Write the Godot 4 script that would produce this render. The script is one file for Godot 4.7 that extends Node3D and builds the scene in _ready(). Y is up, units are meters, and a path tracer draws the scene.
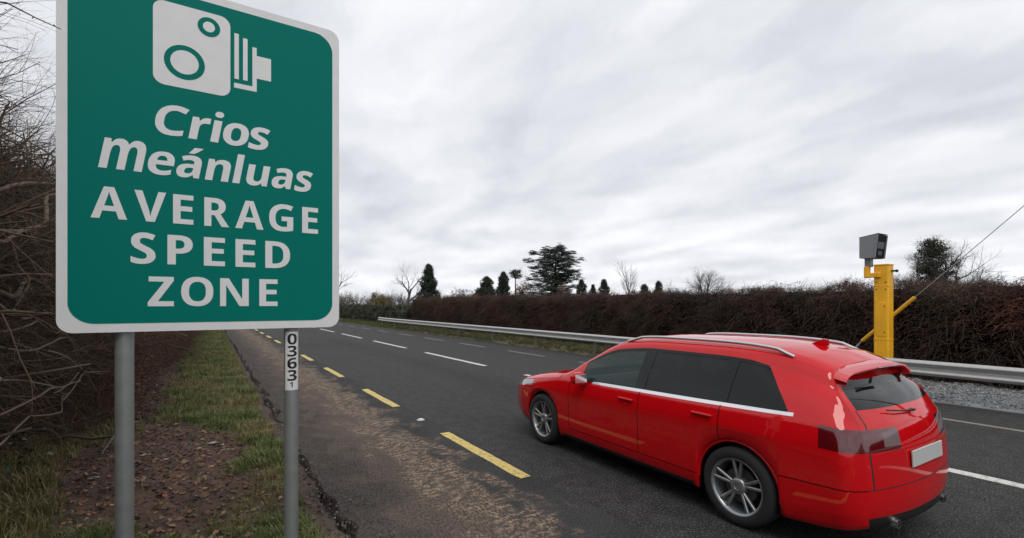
extends Node3D
# World axes: x = metres to the right across the road (r), y = up, -z = metres ahead along the road (d).

var rng := RandomNumberGenerator.new()
var taken := {}
var noise_a := FastNoiseLite.new()
var noise_b := FastNoiseLite.new()

# ---------------------------------------------------------------- mesh builder
class MB:
	var v := PackedVector3Array()
	var n := PackedVector3Array()
	var c := PackedColorArray()
	var t := PackedVector2Array()
	var ix := PackedInt32Array()
	var col := Color(1, 1, 1)

	func vert(p: Vector3, nn: Vector3, uv := Vector2.ZERO) -> int:
		v.append(p); n.append(nn); c.append(col); t.append(uv)
		return v.size() - 1

	func tri(a: Vector3, b: Vector3, d: Vector3) -> void:
		var nn := (d - a).cross(b - a).normalized()
		var k := vert(a, nn); vert(b, nn); vert(d, nn)
		ix.append_array([k, k + 1, k + 2])

	# a convex polygon of a solid whose middle is mid: turned outwards
	func poly(p: Array, mid: Vector3) -> void:
		var nn: Vector3 = (p[2] - p[0]).cross(p[1] - p[0]).normalized()
		var out: bool = nn.dot(p[0] - mid) >= 0.0
		if not out: nn = -nn
		var k := v.size()
		for q in p: vert(q, nn)
		for i in range(1, p.size() - 1):
			if out: ix.append_array([k, k + i, k + i + 1])
			else: ix.append_array([k, k + i + 1, k + i])

	func box(xf: Transform3D, size: Vector3, bevel := 0.0) -> void:
		var h := size / 2.0
		var b: float = minf(bevel, minf(h.x, minf(h.y, h.z)) * 0.95)
		var mid := xf.origin
		var sg := [-1.0, 1.0]
		var f := func(ax: int, s: Vector3) -> Vector3:
			var q := Vector3(s.x * (h.x - b), s.y * (h.y - b), s.z * (h.z - b))
			q[ax] = s[ax] * h[ax]
			return xf * q
		for ax in 3:
			var u := (ax + 1) % 3
			var w := (ax + 2) % 3
			for s in sg:
				var pts := []
				for st in [[-1.0, -1.0], [1.0, -1.0], [1.0, 1.0], [-1.0, 1.0]]:
					var sv := Vector3.ZERO
					sv[ax] = s; sv[u] = st[0]; sv[w] = st[1]
					pts.append(f.call(ax, sv))
				poly(pts, mid)
		if b <= 0.0: return
		for ax in 3:
			var u := (ax + 1) % 3
			var w := (ax + 2) % 3
			for s1 in sg:
				for s2 in sg:
					var p1 := Vector3.ZERO
					p1[u] = s1; p1[w] = s2; p1[ax] = -1.0
					var p2 := p1
					p2[ax] = 1.0
					poly([f.call(u, p1), f.call(u, p2), f.call(w, p2), f.call(w, p1)], mid)
		for sx in sg:
			for sy in sg:
				for sz in sg:
					var s3 := Vector3(sx, sy, sz)
					poly([f.call(0, s3), f.call(1, s3), f.call(2, s3)], mid)

	func tube(p: Array, rad: Array, sides := 6, capped := true) -> void:
		var m := p.size()
		var dir: Vector3 = (p[1] - p[0]).normalized()
		var ref := Vector3.UP if absf(dir.y) < 0.9 else Vector3.RIGHT
		var uu := dir.cross(ref).normalized()
		var base := v.size()
		for i in m:
			if i > 0 and i < m - 1: dir = (p[i + 1] - p[i - 1]).normalized()
			elif i == m - 1: dir = (p[i] - p[i - 1]).normalized()
			uu = (uu - dir * uu.dot(dir)).normalized()
			var ww := dir.cross(uu)
			for k in sides:
				var a := TAU * k / sides
				var nn := uu * cos(a) + ww * sin(a)
				vert(p[i] + nn * float(rad[i]), nn, Vector2(float(k) / sides, i))
		for i in m - 1:
			for k in sides:
				var a := base + i * sides + k
				var b := base + i * sides + (k + 1) % sides
				ix.append_array([a, a + sides, b, b, a + sides, b + sides])
		if capped:
			for e in [0, m - 1]:
				var nn: Vector3 = ((p[1] - p[0]) if e == m - 1 else (p[0] - p[1])).normalized()
				if e == m - 1: nn = (p[m - 1] - p[m - 2]).normalized()
				var k0 := vert(p[e], nn)
				for k in sides:
					vert(v[base + e * sides + k], nn)
				for k in sides:
					var a := k0 + 1 + k
					var b := k0 + 1 + (k + 1) % sides
					if e == 0: ix.append_array([k0, a, b])
					else: ix.append_array([k0, b, a])

	# profile of (radius, height) turned round the y axis of xf
	func lathe(xf: Transform3D, prof: Array, segs := 24, hard := false) -> void:
		var m := prof.size()
		for i in m - 1:
			var a: Vector2 = prof[i]
			var b: Vector2 = prof[i + 1]
			var nr := [Vector2(b.y - a.y, a.x - b.x).normalized(), Vector2(b.y - a.y, a.x - b.x).normalized()]
			if not hard:
				if i > 0:
					var q: Vector2 = prof[i - 1]
					var o := Vector2(a.y - q.y, q.x - a.x).normalized()
					if o.dot(nr[0]) > 0.5: nr[0] = (nr[0] + o).normalized()
				if i < m - 2:
					var q: Vector2 = prof[i + 2]
					var o := Vector2(q.y - b.y, b.x - q.x).normalized()
					if o.dot(nr[1]) > 0.5: nr[1] = (nr[1] + o).normalized()
			var base := v.size()
			for k in segs + 1:
				var an := TAU * k / segs
				for e in 2:
					var q: Vector2 = prof[i + e]
					var nn: Vector2 = nr[e]
					vert(xf * Vector3(cos(an) * q.x, q.y, sin(an) * q.x), (xf.basis * Vector3(cos(an) * nn.x, nn.y, sin(an) * nn.x)).normalized(), Vector2(float(k) / segs, q.y))
			for k in segs:
				var a0 := base + k * 2
				ix.append_array([a0, a0 + 2, a0 + 1, a0 + 1, a0 + 2, a0 + 3])

	# flat outline (counter-clockwise in the xy plane of xf), drawn out by depth towards +z
	func slab(xf: Transform3D, outline: PackedVector2Array, depth: float) -> void:
		var tr := Geometry2D.triangulate_polygon(outline)
		var fz := (xf.basis * Vector3(0, 0, 1)).normalized()
		for e in 2:
			var base := v.size()
			var z := depth if e == 0 else 0.0
			for q in outline: vert(xf * Vector3(q.x, q.y, z), fz if e == 0 else -fz, q)
			for k in range(0, tr.size(), 3):
				var a := tr[k]
				var b := tr[k + 1]
				var d := tr[k + 2]
				var ccw: bool = (outline[b] - outline[a]).cross(outline[d] - outline[a]) > 0.0
				if ccw == (e == 0): ix.append_array([base + a, base + d, base + b])
				else: ix.append_array([base + a, base + b, base + d])
		var cw := Geometry2D.is_polygon_clockwise(outline)
		for k in outline.size():
			var a := outline[k]
			var b := outline[(k + 1) % outline.size()]
			var o := (b - a).orthogonal().normalized() * (1.0 if cw else -1.0)
			var nn := (xf.basis * Vector3(-o.x, -o.y, 0)).normalized()
			if cw != true: nn = (xf.basis * Vector3((b - a).y, -(b - a).x, 0)).normalized()
			var k0 := vert(xf * Vector3(a.x, a.y, 0), nn)
			vert(xf * Vector3(b.x, b.y, 0), nn); vert(xf * Vector3(b.x, b.y, depth), nn); vert(xf * Vector3(a.x, a.y, depth), nn)
			ix.append_array([k0, k0 + 2, k0 + 1, k0, k0 + 3, k0 + 2])

	func mesh(mat: Material) -> ArrayMesh:
		var a := []
		a.resize(Mesh.ARRAY_MAX)
		a[Mesh.ARRAY_VERTEX] = v; a[Mesh.ARRAY_NORMAL] = n; a[Mesh.ARRAY_COLOR] = c; a[Mesh.ARRAY_TEX_UV] = t; a[Mesh.ARRAY_INDEX] = ix
		var m := ArrayMesh.new()
		m.add_surface_from_arrays(Mesh.PRIMITIVE_TRIANGLES, a)
		m.surface_set_material(0, mat)
		return m

# ---------------------------------------------------------------- naming helpers
func numbered(called: String) -> String:
	taken[called] = taken.get(called, -1) + 1
	return called if taken[called] == 0 else "%s_%03d" % [called, taken[called]]

func thing(called: String, label: String, category: String, at := Vector3.ZERO, turn := 0.0, group := "") -> Node3D:
	var o := Node3D.new()
	o.name = numbered(called)
	add_child(o)
	o.position = at
	o.rotation.y = turn
	o.set_meta("label", label)
	o.set_meta("category", category)
	if group: o.set_meta("group", group)
	return o

func put(called: String, m: Mesh, parent: Node) -> MeshInstance3D:
	var o := MeshInstance3D.new()
	o.name = called if parent != self else numbered(called)
	o.mesh = m
	parent.add_child(o, true)
	return o

func part(called: String, b: MB, mat: Material, parent: Node) -> MeshInstance3D:
	return put(called, b.mesh(mat), parent)

func structure(called: String, b: MB, mat: Material) -> MeshInstance3D:
	var o := put(called, b.mesh(mat), self)
	o.set_meta("kind", "structure")
	return o

func scatter(called: String, m: Mesh, xfs: Array, cols: Array, parent: Node) -> MultiMeshInstance3D:
	var mm := MultiMesh.new()
	mm.transform_format = MultiMesh.TRANSFORM_3D
	mm.use_colors = true
	mm.mesh = m
	mm.instance_count = xfs.size()
	for i in xfs.size():
		mm.set_instance_transform(i, xfs[i])
		mm.set_instance_color(i, cols[i] if cols.size() else Color.WHITE)
	var o := MultiMeshInstance3D.new()
	o.name = called if parent != self else numbered(called)
	o.multimesh = mm
	parent.add_child(o, true)
	return o

func mat(lin: Color, rough := 0.7, metal := 0.0) -> StandardMaterial3D:
	var m := StandardMaterial3D.new()
	m.albedo_color = lin.linear_to_srgb()
	m.roughness = rough
	m.metallic = metal
	return m

func vmat(rough := 0.85) -> StandardMaterial3D:
	var m := StandardMaterial3D.new()
	m.vertex_color_use_as_albedo = true
	m.roughness = rough
	return m

func W(r: float, y: float, d: float) -> Vector3:
	return Vector3(r, y, -d)

func rr(a: float, b: float) -> float:
	return rng.randf_range(a, b)

func rdir() -> Vector3:
	return Vector3(rng.randfn(), rng.randfn(), rng.randfn()).normalized()

func grain(freq: float, sd: int, w: int, h: int, oct := 3, kind := FastNoiseLite.TYPE_SIMPLEX_SMOOTH) -> PackedByteArray:
	var f := FastNoiseLite.new()
	f.seed = sd
	f.noise_type = kind
	f.frequency = freq
	f.fractal_type = FastNoiseLite.FRACTAL_FBM if oct > 1 else FastNoiseLite.FRACTAL_NONE
	f.fractal_octaves = oct
	var im := f.get_seamless_image(w, h)
	im.convert(Image.FORMAT_L8)
	return im.get_data()

func tex_of(data: PackedByteArray, w: int, h: int, fmt := Image.FORMAT_RGB8) -> ImageTexture:
	return ImageTexture.create_from_image(Image.create_from_data(w, h, false, fmt, data))

func normal_of(data: PackedByteArray, w: int, h: int, strength: float) -> ImageTexture:
	var im := Image.create_from_data(w, h, false, Image.FORMAT_L8, data)
	im.convert(Image.FORMAT_RGBA8)
	im.bump_map_to_normal_map(strength)
	return ImageTexture.create_from_image(im)

func s8(lin: float) -> int:
	return clampi(int(255.0 * (pow(maxf(lin, 0.0), 1.0 / 2.4) * 1.055 - 0.055 if lin > 0.0031308 else lin * 12.92)), 0, 255)

# ---------------------------------------------------------------- light and camera
func light_and_camera() -> void:
	var cam := Camera3D.new()
	cam.name = "camera"
	cam.projection = Camera3D.PROJECTION_FRUSTUM
	cam.near = 0.05
	cam.far = 3000.0
	cam.size = 538.0 / 480.0 * cam.near
	cam.frustum_offset = Vector2(0, 35.0 / 480.0 * cam.near)
	cam.position = Vector3(0, 1.8, 0)
	cam.rotation_degrees = Vector3(0, -32.262, 0)
	add_child(cam)
	cam.current = true

	var env := Environment.new()
	env.tonemap_mode = Environment.TONE_MAPPER_LINEAR
	env.tonemap_exposure = 1.12
	env.sdfgi_enabled = true
	env.ssao_enabled = true
	env.ssil_enabled = true
	env.background_mode = Environment.BG_SKY
	var sky := Sky.new()
	var sm := PanoramaSkyMaterial.new()
	sm.panorama = overcast()
	sky.sky_material = sm
	env.sky = sky
	var we := WorldEnvironment.new()
	we.name = "world_environment"
	we.environment = env
	add_child(we)

	var sun := DirectionalLight3D.new()
	sun.name = "sun"
	sun.light_energy = 0.42
	sun.light_angular_distance = 30.0
	sun.light_color = Color(1.0, 0.985, 0.96)
	sun.shadow_enabled = true
	add_child(sun)
	sun.look_at_from_position(Vector3.ZERO, Vector3(0.22, -0.85, -0.45))

# a closed cloud deck: layered noise on a flat sheet overhead, so that it flattens towards the horizon
func overcast() -> ImageTexture:
	var w := 1280
	var h := 640
	var n1 := FastNoiseLite.new()
	n1.seed = 12; n1.frequency = 0.8; n1.fractal_octaves = 5; n1.fractal_type = FastNoiseLite.FRACTAL_FBM
	n1.domain_warp_enabled = true; n1.domain_warp_amplitude = 0.7; n1.domain_warp_frequency = 0.5
	var n2 := FastNoiseLite.new()
	n2.seed = 31; n2.frequency = 0.16; n2.fractal_octaves = 3
	var im := Image.create(w, h, false, Image.FORMAT_RGBF)
	for j in h:
		var el := (0.5 - (j + 0.5) / h) * PI
		if el < -0.06:
			im.fill_rect(Rect2i(0, j, w, 1), Color(0.22, 0.22, 0.21))
			continue
		var sy := maxf(sin(el), 0.0)
		var k := cos(el) / (sy + 0.11)
		for i in w:
			var az := TAU * i / w
			var x := cos(az) * k
			var y := sin(az) * k
			var a := n1.get_noise_2d(x * 1.0, y * 1.7)
			var b := n2.get_noise_2d(x, y * 1.5)
			var g := 0.80 + 0.21 * a + 0.16 * b
			g = clampf(g, 0.5, 1.0)
			var cool := clampf((0.76 - g) * 1.2, -0.1, 0.4)
			im.set_pixel(i, j, Color(g * (0.962 - 0.09 * cool), g * (0.985 - 0.03 * cool), g * (1.04 + 0.10 * cool)))
	return ImageTexture.create_from_image(im)

# ---------------------------------------------------------------- ground and road
func verge_height(r: float, d: float) -> float:
	var n := noise_a.get_noise_2d(r * 3.0, d * 3.0) * 0.04 + noise_b.get_noise_2d(r * 14.0, d * 14.0) * 0.03
	var y := 0.055 + clampf((0.2 - r) * 0.05, 0.0, 0.07) + clampf((-1.5 - r) * 0.22, 0.0, 0.6)
	y += n
	var lip := 0.84 + noise_b.get_noise_2d(d * 11.0, 60.0) * 0.09 + noise_a.get_noise_2d(d * 3.0, 20.0) * 0.05
	return lerpf(y, -0.15, smoothstep(lip - 0.01, lip + 0.03, r))

# 1 = bare earth with litter, 0 = grass
func bareness(r: float, d: float) -> float:
	var n := noise_a.get_noise_2d(r * 1.6 + 40.0, d * 1.6) * 0.9 + noise_b.get_noise_2d(r * 4.0, d * 4.0 + 9.0) * 0.5
	var near := 1.0 - smoothstep(0.75, 1.15, Vector2((r + 0.55) / 0.95, (d - 6.3) / 2.0).length() + n * 0.35)
	var low := (1.0 - smoothstep(0.0, 0.5, d - 4.6 + n)) * (1.0 - smoothstep(0.0, 0.5, r - 0.2 + n * 0.4))
	var under := smoothstep(-0.45, -0.85, r + n * 0.3) * (smoothstep(6.8, 9.0, d + n) * 0.85 + 0.08)
	return clampf(maxf(maxf(near, low * 0.6), under), 0.0, 1.0)

func ground_and_road() -> void:
	# the land out to the horizon
	var g := MB.new()
	var gm := vmat(0.95)
	var xs := [-1500.0, -600.0, -200.0, -60.0, -20.0, -8.9, 20.0, 24.0, 30.0, 40.0, 60.0, 90.0, 150.0, 300.0, 700.0, 1500.0]
	var zs := [-1500.0, -500.0, -150.0, -60.0, -30.0, -10.0, 0.0, 10.0, 20.0, 30.0, 45.0, 60.0, 80.0, 110.0, 150.0, 220.0, 400.0, 800.0, 1500.0]
	for z in zs:
		for x in xs:
			var q := noise_a.get_noise_2d(x * 0.3, z * 0.3)
			g.col = Color(0.055 + 0.015 * q, 0.07 + 0.012 * q, 0.03)
			g.vert(W(x, -0.4, z), Vector3.UP)
	for j in zs.size() - 1:
		for i in xs.size() - 1:
			var a := j * xs.size() + i
			g.ix.append_array([a, a + xs.size(), a + 1, a + 1, a + xs.size(), a + xs.size() + 1])
	structure("ground", g, gm)

	# carriageway: crowned at the centre line, falling to the far side
	var am := asphalt()
	var road := MB.new()
	var rs := []
	var r := 2.9
	while r < 12.45: rs.append(r); r += 0.3
	rs.append(12.5)
	var ds := []
	var d := -14.0
	while d < 240.0: ds.append(d); d += 0.4 if d < 30.0 else 4.0
	for dd in ds:
		for x in rs:
			var e: float = x
			if x > 12.4: e += noise_b.get_noise_2d(dd * 6.0, 3.0) * 0.12
			var q := 1.0 + 0.34 * noise_a.get_noise_2d(x * 1.2, dd * 0.25) + 0.10 * noise_b.get_noise_2d(x * 2.5, dd * 2.0)
			if x > 6.9: q *= 1.3
			q *= 1.0 - 0.10 * exp(-pow((x - 3.7) / 0.45, 2.0)) - 0.10 * exp(-pow((x - 5.5) / 0.45, 2.0))
			q *= 1.0 - 0.16 * exp(-pow((x - 8.0) / 0.4, 2.0)) - 0.16 * exp(-pow((x - 9.7) / 0.4, 2.0))
			road.col = Color(q, q * 0.995, q * 0.985)
			road.vert(W(e - 0.0, cross_fall(x), dd), Vector3(0.0, 1, 0), Vector2(x, dd))
	for j in ds.size() - 1:
		for i in rs.size() - 1:
			var a := j * rs.size() + i
			road.ix.append_array([a, a + rs.size(), a + 1, a + 1, a + rs.size(), a + rs.size() + 1])
	var ro := structure("road", road, am)

	# hard shoulder with its mud and dust
	var sh := MB.new()
	var srs := []
	r = 0.8
	while r < 1.05: srs.append(r); r += 0.0125
	while r < 2.86: srs.append(r); r += 0.05
	srs.append(2.9)
	var sds := []
	d = -6.0
	while d < 240.0: sds.append(d); d += 0.06 if (d > 2.5 and d < 9.0) else (0.2 if d < 22.0 else 3.0)
	var rows := srs.size()
	for dd in sds:
		for x in srs:
			var rough := smoothstep(2.0, 1.2, x)
			var y := rough * (noise_b.get_noise_2d(x * 26.0, dd * 20.0) * 0.034 + noise_a.get_noise_2d(x * 8.0, dd * 2.0) * 0.022)
			y -= 0.13 * smoothstep(0.955, 0.91, x + noise_b.get_noise_2d(1.0, dd * 9.0) * 0.09 + noise_a.get_noise_2d(3.0, dd * 3.0) * 0.06)
			sh.vert(W(x, y, dd), Vector3.UP, Vector2((x - 0.8) / 2.1, -dd / 16.0))
	for j in sds.size() - 1:
		for i in rows - 1:
			var a := j * rows + i
			sh.ix.append_array([a, a + rows, a + 1, a + 1, a + rows, a + rows + 1])
	smooth_grid(sh, rows, sds.size())
	structure("hard_shoulder", sh, shoulder_look())

	# painted dashes: parts of the road they are painted on
	var yel := paint(Color(0.60, 0.455, 0.13), 5)
	var wht := paint(Color(0.56, 0.55, 0.52), 8)
	var k := 0
	for i in range(-2, 26):
		var m := 5.15 + i * 4.05
		dash("edge_dash", 2.78, m - 1.02, m + 1.02, 0.14, 0.0, yel, ro, k); k += 1
	for i in range(-2, 14):
		var m := 1.2 + i * 6.65
		if i == 0: m = 0.2
		dash("centre_dash", 6.8, m - 2.3, m + 2.3, 0.15, 0.0, wht, ro, k); k += 1
	var old := paint(Color(0.19, 0.175, 0.14), 11)
	for i in range(-1, 12):
		var m := 2.0 + i * 4.5
		dash("far_edge_dash", 10.4, m - 1.3, m + 1.3, 0.13, 0.0, old, ro, k); k += 1

	# left verge
	var vg := MB.new()
	var vr := []
	r = 0.93
	while r > 0.7: vr.append(r); r -= 0.022
	while r > -3.2: vr.append(r); r -= 0.06
	vr.append_array([-3.6, -4.4, -6.0, -9.0])
	vr.reverse()
	var vd := []
	d = -6.0
	while d < 240.0: vd.append(d); d += 0.12 if (d > 2.0 and d < 12.0) else (0.4 if d < 40.0 else 6.0)
	for dd in vd:
		for x in vr:
			var b := bareness(x, dd)
			var q := noise_b.get_noise_2d(x * 22.0, dd * 22.0)
			var earth := Color(0.064, 0.034, 0.022) * (1.0 + 0.9 * q)
			var sod := Color(0.055, 0.058, 0.024) * (1.0 + 0.45 * q)
			vg.col = sod.lerp(earth, b)
			if x > 0.69: vg.col = Color(0.052, 0.036, 0.027) * (1.0 + 0.6 * q)
			vg.vert(W(x, verge_height(x, dd), dd), Vector3.UP)
	for j in vd.size() - 1:
		for i in vr.size() - 1:
			var a := j * vr.size() + i
			vg.ix.append_array([a, a + vr.size(), a + 1, a + 1, a + vr.size(), a + vr.size() + 1])
	smooth_grid(vg, vr.size(), vd.size())
	structure("left_verge", vg, vmat(0.95))

	# far verge behind the kerbless edge, with rubble round the camera mast
	var fv := MB.new()
	var fr := []
	r = 12.2
	while r < 16.5: fr.append(r); r += 0.12
	fr.append_array([18.0, 20.1])
	var fd := []
	d = -14.0
	while d < 240.0: fd.append(d); d += 0.14 if d < 26.0 else (0.6 if d < 60.0 else 6.0)
	for dd in fd:
		for x in fr:
			var q := noise_b.get_noise_2d(x * 16.0, dd * 16.0)
			var q2 := noise_a.get_noise_2d(x * 2.0, dd * 2.0)
			var chips := smoothstep(9.3, 8.0, dd + q2) * smoothstep(15.0, 14.3, x + q2 * 0.4)
			var sod := Color(0.075, 0.085, 0.03).lerp(Color(0.07, 0.045, 0.03), clampf(0.5 + q2 * 1.4 + (0.3 if dd < 40.0 else -0.6), 0.0, 1.0))
			fv.col = (sod * (1.0 + 0.5 * q)).lerp(Color(0.17, 0.175, 0.18) * (1.0 + 0.5 * q), chips)
			if x < 12.5: fv.col = fv.col.lerp(Color(0.045, 0.04, 0.034), 0.8)
			fv.vert(W(x, far_height(x, dd), dd), Vector3.UP)
	for j in fd.size() - 1:
		for i in fr.size() - 1:
			var a := j * fr.size() + i
			fv.ix.append_array([a, a + fr.size(), a + 1, a + 1, a + fr.size(), a + fr.size() + 1])
	smooth_grid(fv, fr.size(), fd.size())
	structure("far_verge", fv, vmat(0.95))

func cross_fall(x: float) -> float:
	return -0.035 * maxf(0.0, x - 6.9)

func far_height(x: float, d: float) -> float:
	var q := noise_b.get_noise_2d(x * 7.0, d * 7.0) * 0.03 + noise_a.get_noise_2d(x * 2.0, d * 2.0) * 0.03
	return -0.26 + smoothstep(12.25, 12.75, x) * (0.13 + q) + smoothstep(12.8, 15.0, x) * 0.12 - smoothstep(15.5, 20.0, x) * 0.15

func smooth_grid(b: MB, w: int, h: int) -> void:
	for j in h:
		for i in w:
			var du := b.v[j * w + mini(i + 1, w - 1)] - b.v[j * w + maxi(i - 1, 0)]
			var dv := b.v[mini(j + 1, h - 1) * w + i] - b.v[maxi(j - 1, 0) * w + i]
			var nn := du.cross(dv).normalized()
			b.n[j * w + i] = nn if nn.y > 0.0 else -nn

func asphalt() -> StandardMaterial3D:
	var sz := 1024
	var a := grain(0.11, 3, sz, sz, 2)
	var b := grain(0.35, 4, sz, sz, 1)
	var c := grain(0.012, 5, sz, sz, 4)
	var e := grain(0.09, 7, sz, sz, 1, FastNoiseLite.TYPE_CELLULAR)
	var out := PackedByteArray()
	out.resize(sz * sz * 3)
	var bump := PackedByteArray()
	bump.resize(sz * sz)
	for i in sz * sz:
		var chip: float = a[i] / 255.0 * 0.6 + b[i] / 255.0 * 0.4
		var l: float = 0.010 + 0.022 * (c[i] / 255.0) + 0.062 * clampf((chip - 0.44) * 2.6, 0.0, 1.0)
		if chip > 0.66: l += 0.13 * (e[i] / 255.0)
		out[i * 3] = s8(l * 1.01); out[i * 3 + 1] = s8(l); out[i * 3 + 2] = s8(l * 1.0)
		bump[i] = int(clampf(chip * 255.0, 0, 255))
	var m := vmat(0.75)
	m.metallic_specular = 0.28
	m.albedo_texture = tex_of(out, sz, sz)
	m.uv1_triplanar = true
	m.uv1_world_triplanar = true
	m.uv1_scale = Vector3(0.37, 0.37, 0.37)
	m.normal_enabled = true
	m.normal_texture = normal_of(bump, sz, sz, 3.0)
	m.normal_scale = 0.8
	return m

func shoulder_look() -> StandardMaterial3D:
	var w := 512
	var h := 2048
	var chipn := grain(0.30, 3, w, h, 2)
	var wob := grain(0.010, 21, w, h, 3)
	var st := grain(0.055, 22, w, h, 4)
	var fine := grain(0.14, 23, w, h, 3)
	var big := grain(0.006, 24, w, h, 3)
	var out := PackedByteArray()
	out.resize(w * h * 3)
	var bump := PackedByteArray()
	bump.resize(w * h)
	for j in h:
		for i in w:
			var k := j * w + i
			# streaks run across the travel direction: stretch the noise along the width
			var ks := ((j * 2) % h) * w + ((i / 2 + j / 3) % w)
			var x := 0.8 + 2.1 * i / w
			var f := fine[k] / 255.0
			var chip := chipn[k] / 255.0
			var wv := wob[k] / 255.0 - 0.5
			var s := st[ks] / 255.0
			var bg := big[k] / 255.0
			var q := x + wv * 0.75
			var l := 0.016 + 0.02 * bg + 0.055 * clampf((chip - 0.42) * 2.0, 0.0, 1.0)
			var c := Color(l, l, l)
			var mud := 1.0 - smoothstep(2.0, 2.62, q + (f - 0.5) * 0.5)
			c = c.lerp(Color(0.098, 0.074, 0.060) * (0.4 + 1.2 * f), mud * (0.75 + 0.25 * s))
			var band := smoothstep(1.62, 2.0, q) * (1.0 - smoothstep(2.25, 2.6, q))
			var dust := clampf((s * 0.65 + f * 0.45 - 0.50) * 5.0, 0.0, 1.0) * band * clampf(0.25 + bg * 1.3, 0.0, 1.0)
			c = c.lerp(Color(0.29, 0.215, 0.150) * (0.7 + 0.6 * f), dust * 0.85)
			var grey := 1.0 - smoothstep(1.15, 1.6, q)
			c = c.lerp(Color(0.056, 0.048, 0.044) * (0.15 + 1.2 * f + 0.5 * s), grey * 0.9)
			out[k * 3] = s8(c.r); out[k * 3 + 1] = s8(c.g); out[k * 3 + 2] = s8(c.b)
			bump[k] = int(clampf((f * 0.6 + chip * 0.4) * 255.0, 0, 255))
	var m := StandardMaterial3D.new()
	m.roughness = 0.85
	m.metallic_specular = 0.3
	m.albedo_texture = tex_of(out, w, h)
	m.normal_enabled = true
	m.normal_texture = normal_of(bump, w, h, 4.0)
	return m

func paint(lin: Color, sd: int) -> StandardMaterial3D:
	var a := grain(0.03, sd, 256, 256, 4)
	var b := grain(0.2, sd + 1, 256, 256, 2)
	var out := PackedByteArray()
	out.resize(256 * 256 * 3)
	for i in 256 * 256:
		var wear := clampf((a[i] / 255.0 * 0.55 + b[i] / 255.0 * 0.45 - 0.56) * 5.0, 0.0, 0.75)
		var c := (lin * (0.85 + 0.25 * a[i] / 255.0)).lerp(Color(0.07, 0.065, 0.06), wear)
		out[i * 3] = s8(c.r); out[i * 3 + 1] = s8(c.g); out[i * 3 + 2] = s8(c.b)
	var m := StandardMaterial3D.new()
	m.albedo_texture = tex_of(out, 256, 256)
	m.roughness = 0.65
	m.uv1_triplanar = true
	m.uv1_world_triplanar = true
	m.uv1_scale = Vector3(1.3, 1.3, 1.3)
	return m

func dash(called: String, r: float, d0: float, d1: float, w: float, _y: float, m: Material, parent: Node, sd: int) -> void:
	var b := MB.new()
	var nseg := 14
	var base := 0
	for i in nseg + 1:
		var d := lerpf(d0, d1, float(i) / nseg)
		var q := noise_b.get_noise_2d(d * 20.0, sd) * 0.014
		var q2 := noise_b.get_noise_2d(d * 20.0, sd + 50.0) * 0.014
		var e := 0.04 if (i == 0 or i == nseg) else 0.0
		for s in [[-w / 2.0 + q + e * 0.3, 0.0005], [-w / 2.0 + q + 0.006, 0.005], [w / 2.0 + q2 - 0.006, 0.005], [w / 2.0 + q2, 0.0005]]:
			b.vert(W(r + s[0], cross_fall(r + s[0]) + s[1], d), Vector3.UP)
	for i in nseg:
		for k in 3:
			var a := base + i * 4 + k
			b.ix.append_array([a, a + 4, a + 1, a + 1, a + 4, a + 5])
	part(called, b, m, parent)

# ---------------------------------------------------------------- the road sign
func rounded(x0: float, y0: float, x1: float, y1: float, rad: float, seg := 8) -> PackedVector2Array:
	var o := PackedVector2Array()
	for q in [[x1 - rad, y0 + rad, -90.0], [x1 - rad, y1 - rad, 0.0], [x0 + rad, y1 - rad, 90.0], [x0 + rad, y0 + rad, 180.0]]:
		for i in seg + 1:
			var a := deg_to_rad(q[2] + 90.0 * i / seg)
			o.append(Vector2(q[0] + cos(a) * rad, q[1] + sin(a) * rad))
	return o

func disc(x: float, y: float, rx: float, ry: float, seg := 40) -> PackedVector2Array:
	var o := PackedVector2Array()
	for i in seg:
		o.append(Vector2(x + cos(TAU * i / seg) * rx, y + sin(TAU * i / seg) * ry))
	return o

var bold: Font

func glyph(ch: String, m: Material, cap: float, slant := 0.0, stretch := 1.0, depth := 0.0012, weight := 0.0) -> ArrayMesh:
	var tm := TextMesh.new()
	tm.text = ch
	tm.font = bold
	tm.font_size = 64
	tm.pixel_size = 0.01
	tm.depth = 0.02
	tm.curve_step = 0.5
	tm.horizontal_alignment = HORIZONTAL_ALIGNMENT_LEFT
	tm.vertical_alignment = VERTICAL_ALIGNMENT_BOTTOM
	var st := SurfaceTool.new()
	var k := cap / (64 * 0.01 * 0.714)
	var basis := Basis(Vector3(k * stretch, 0, 0), Vector3(k * slant, k, 0), Vector3(0, 0, depth / 0.02))
	for s in tm.get_surface_count():
		st.append_from(tm, s, Transform3D(basis, Vector3.ZERO))
	var mesh := st.commit()
	mesh.surface_set_material(0, m)
	return mesh

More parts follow.
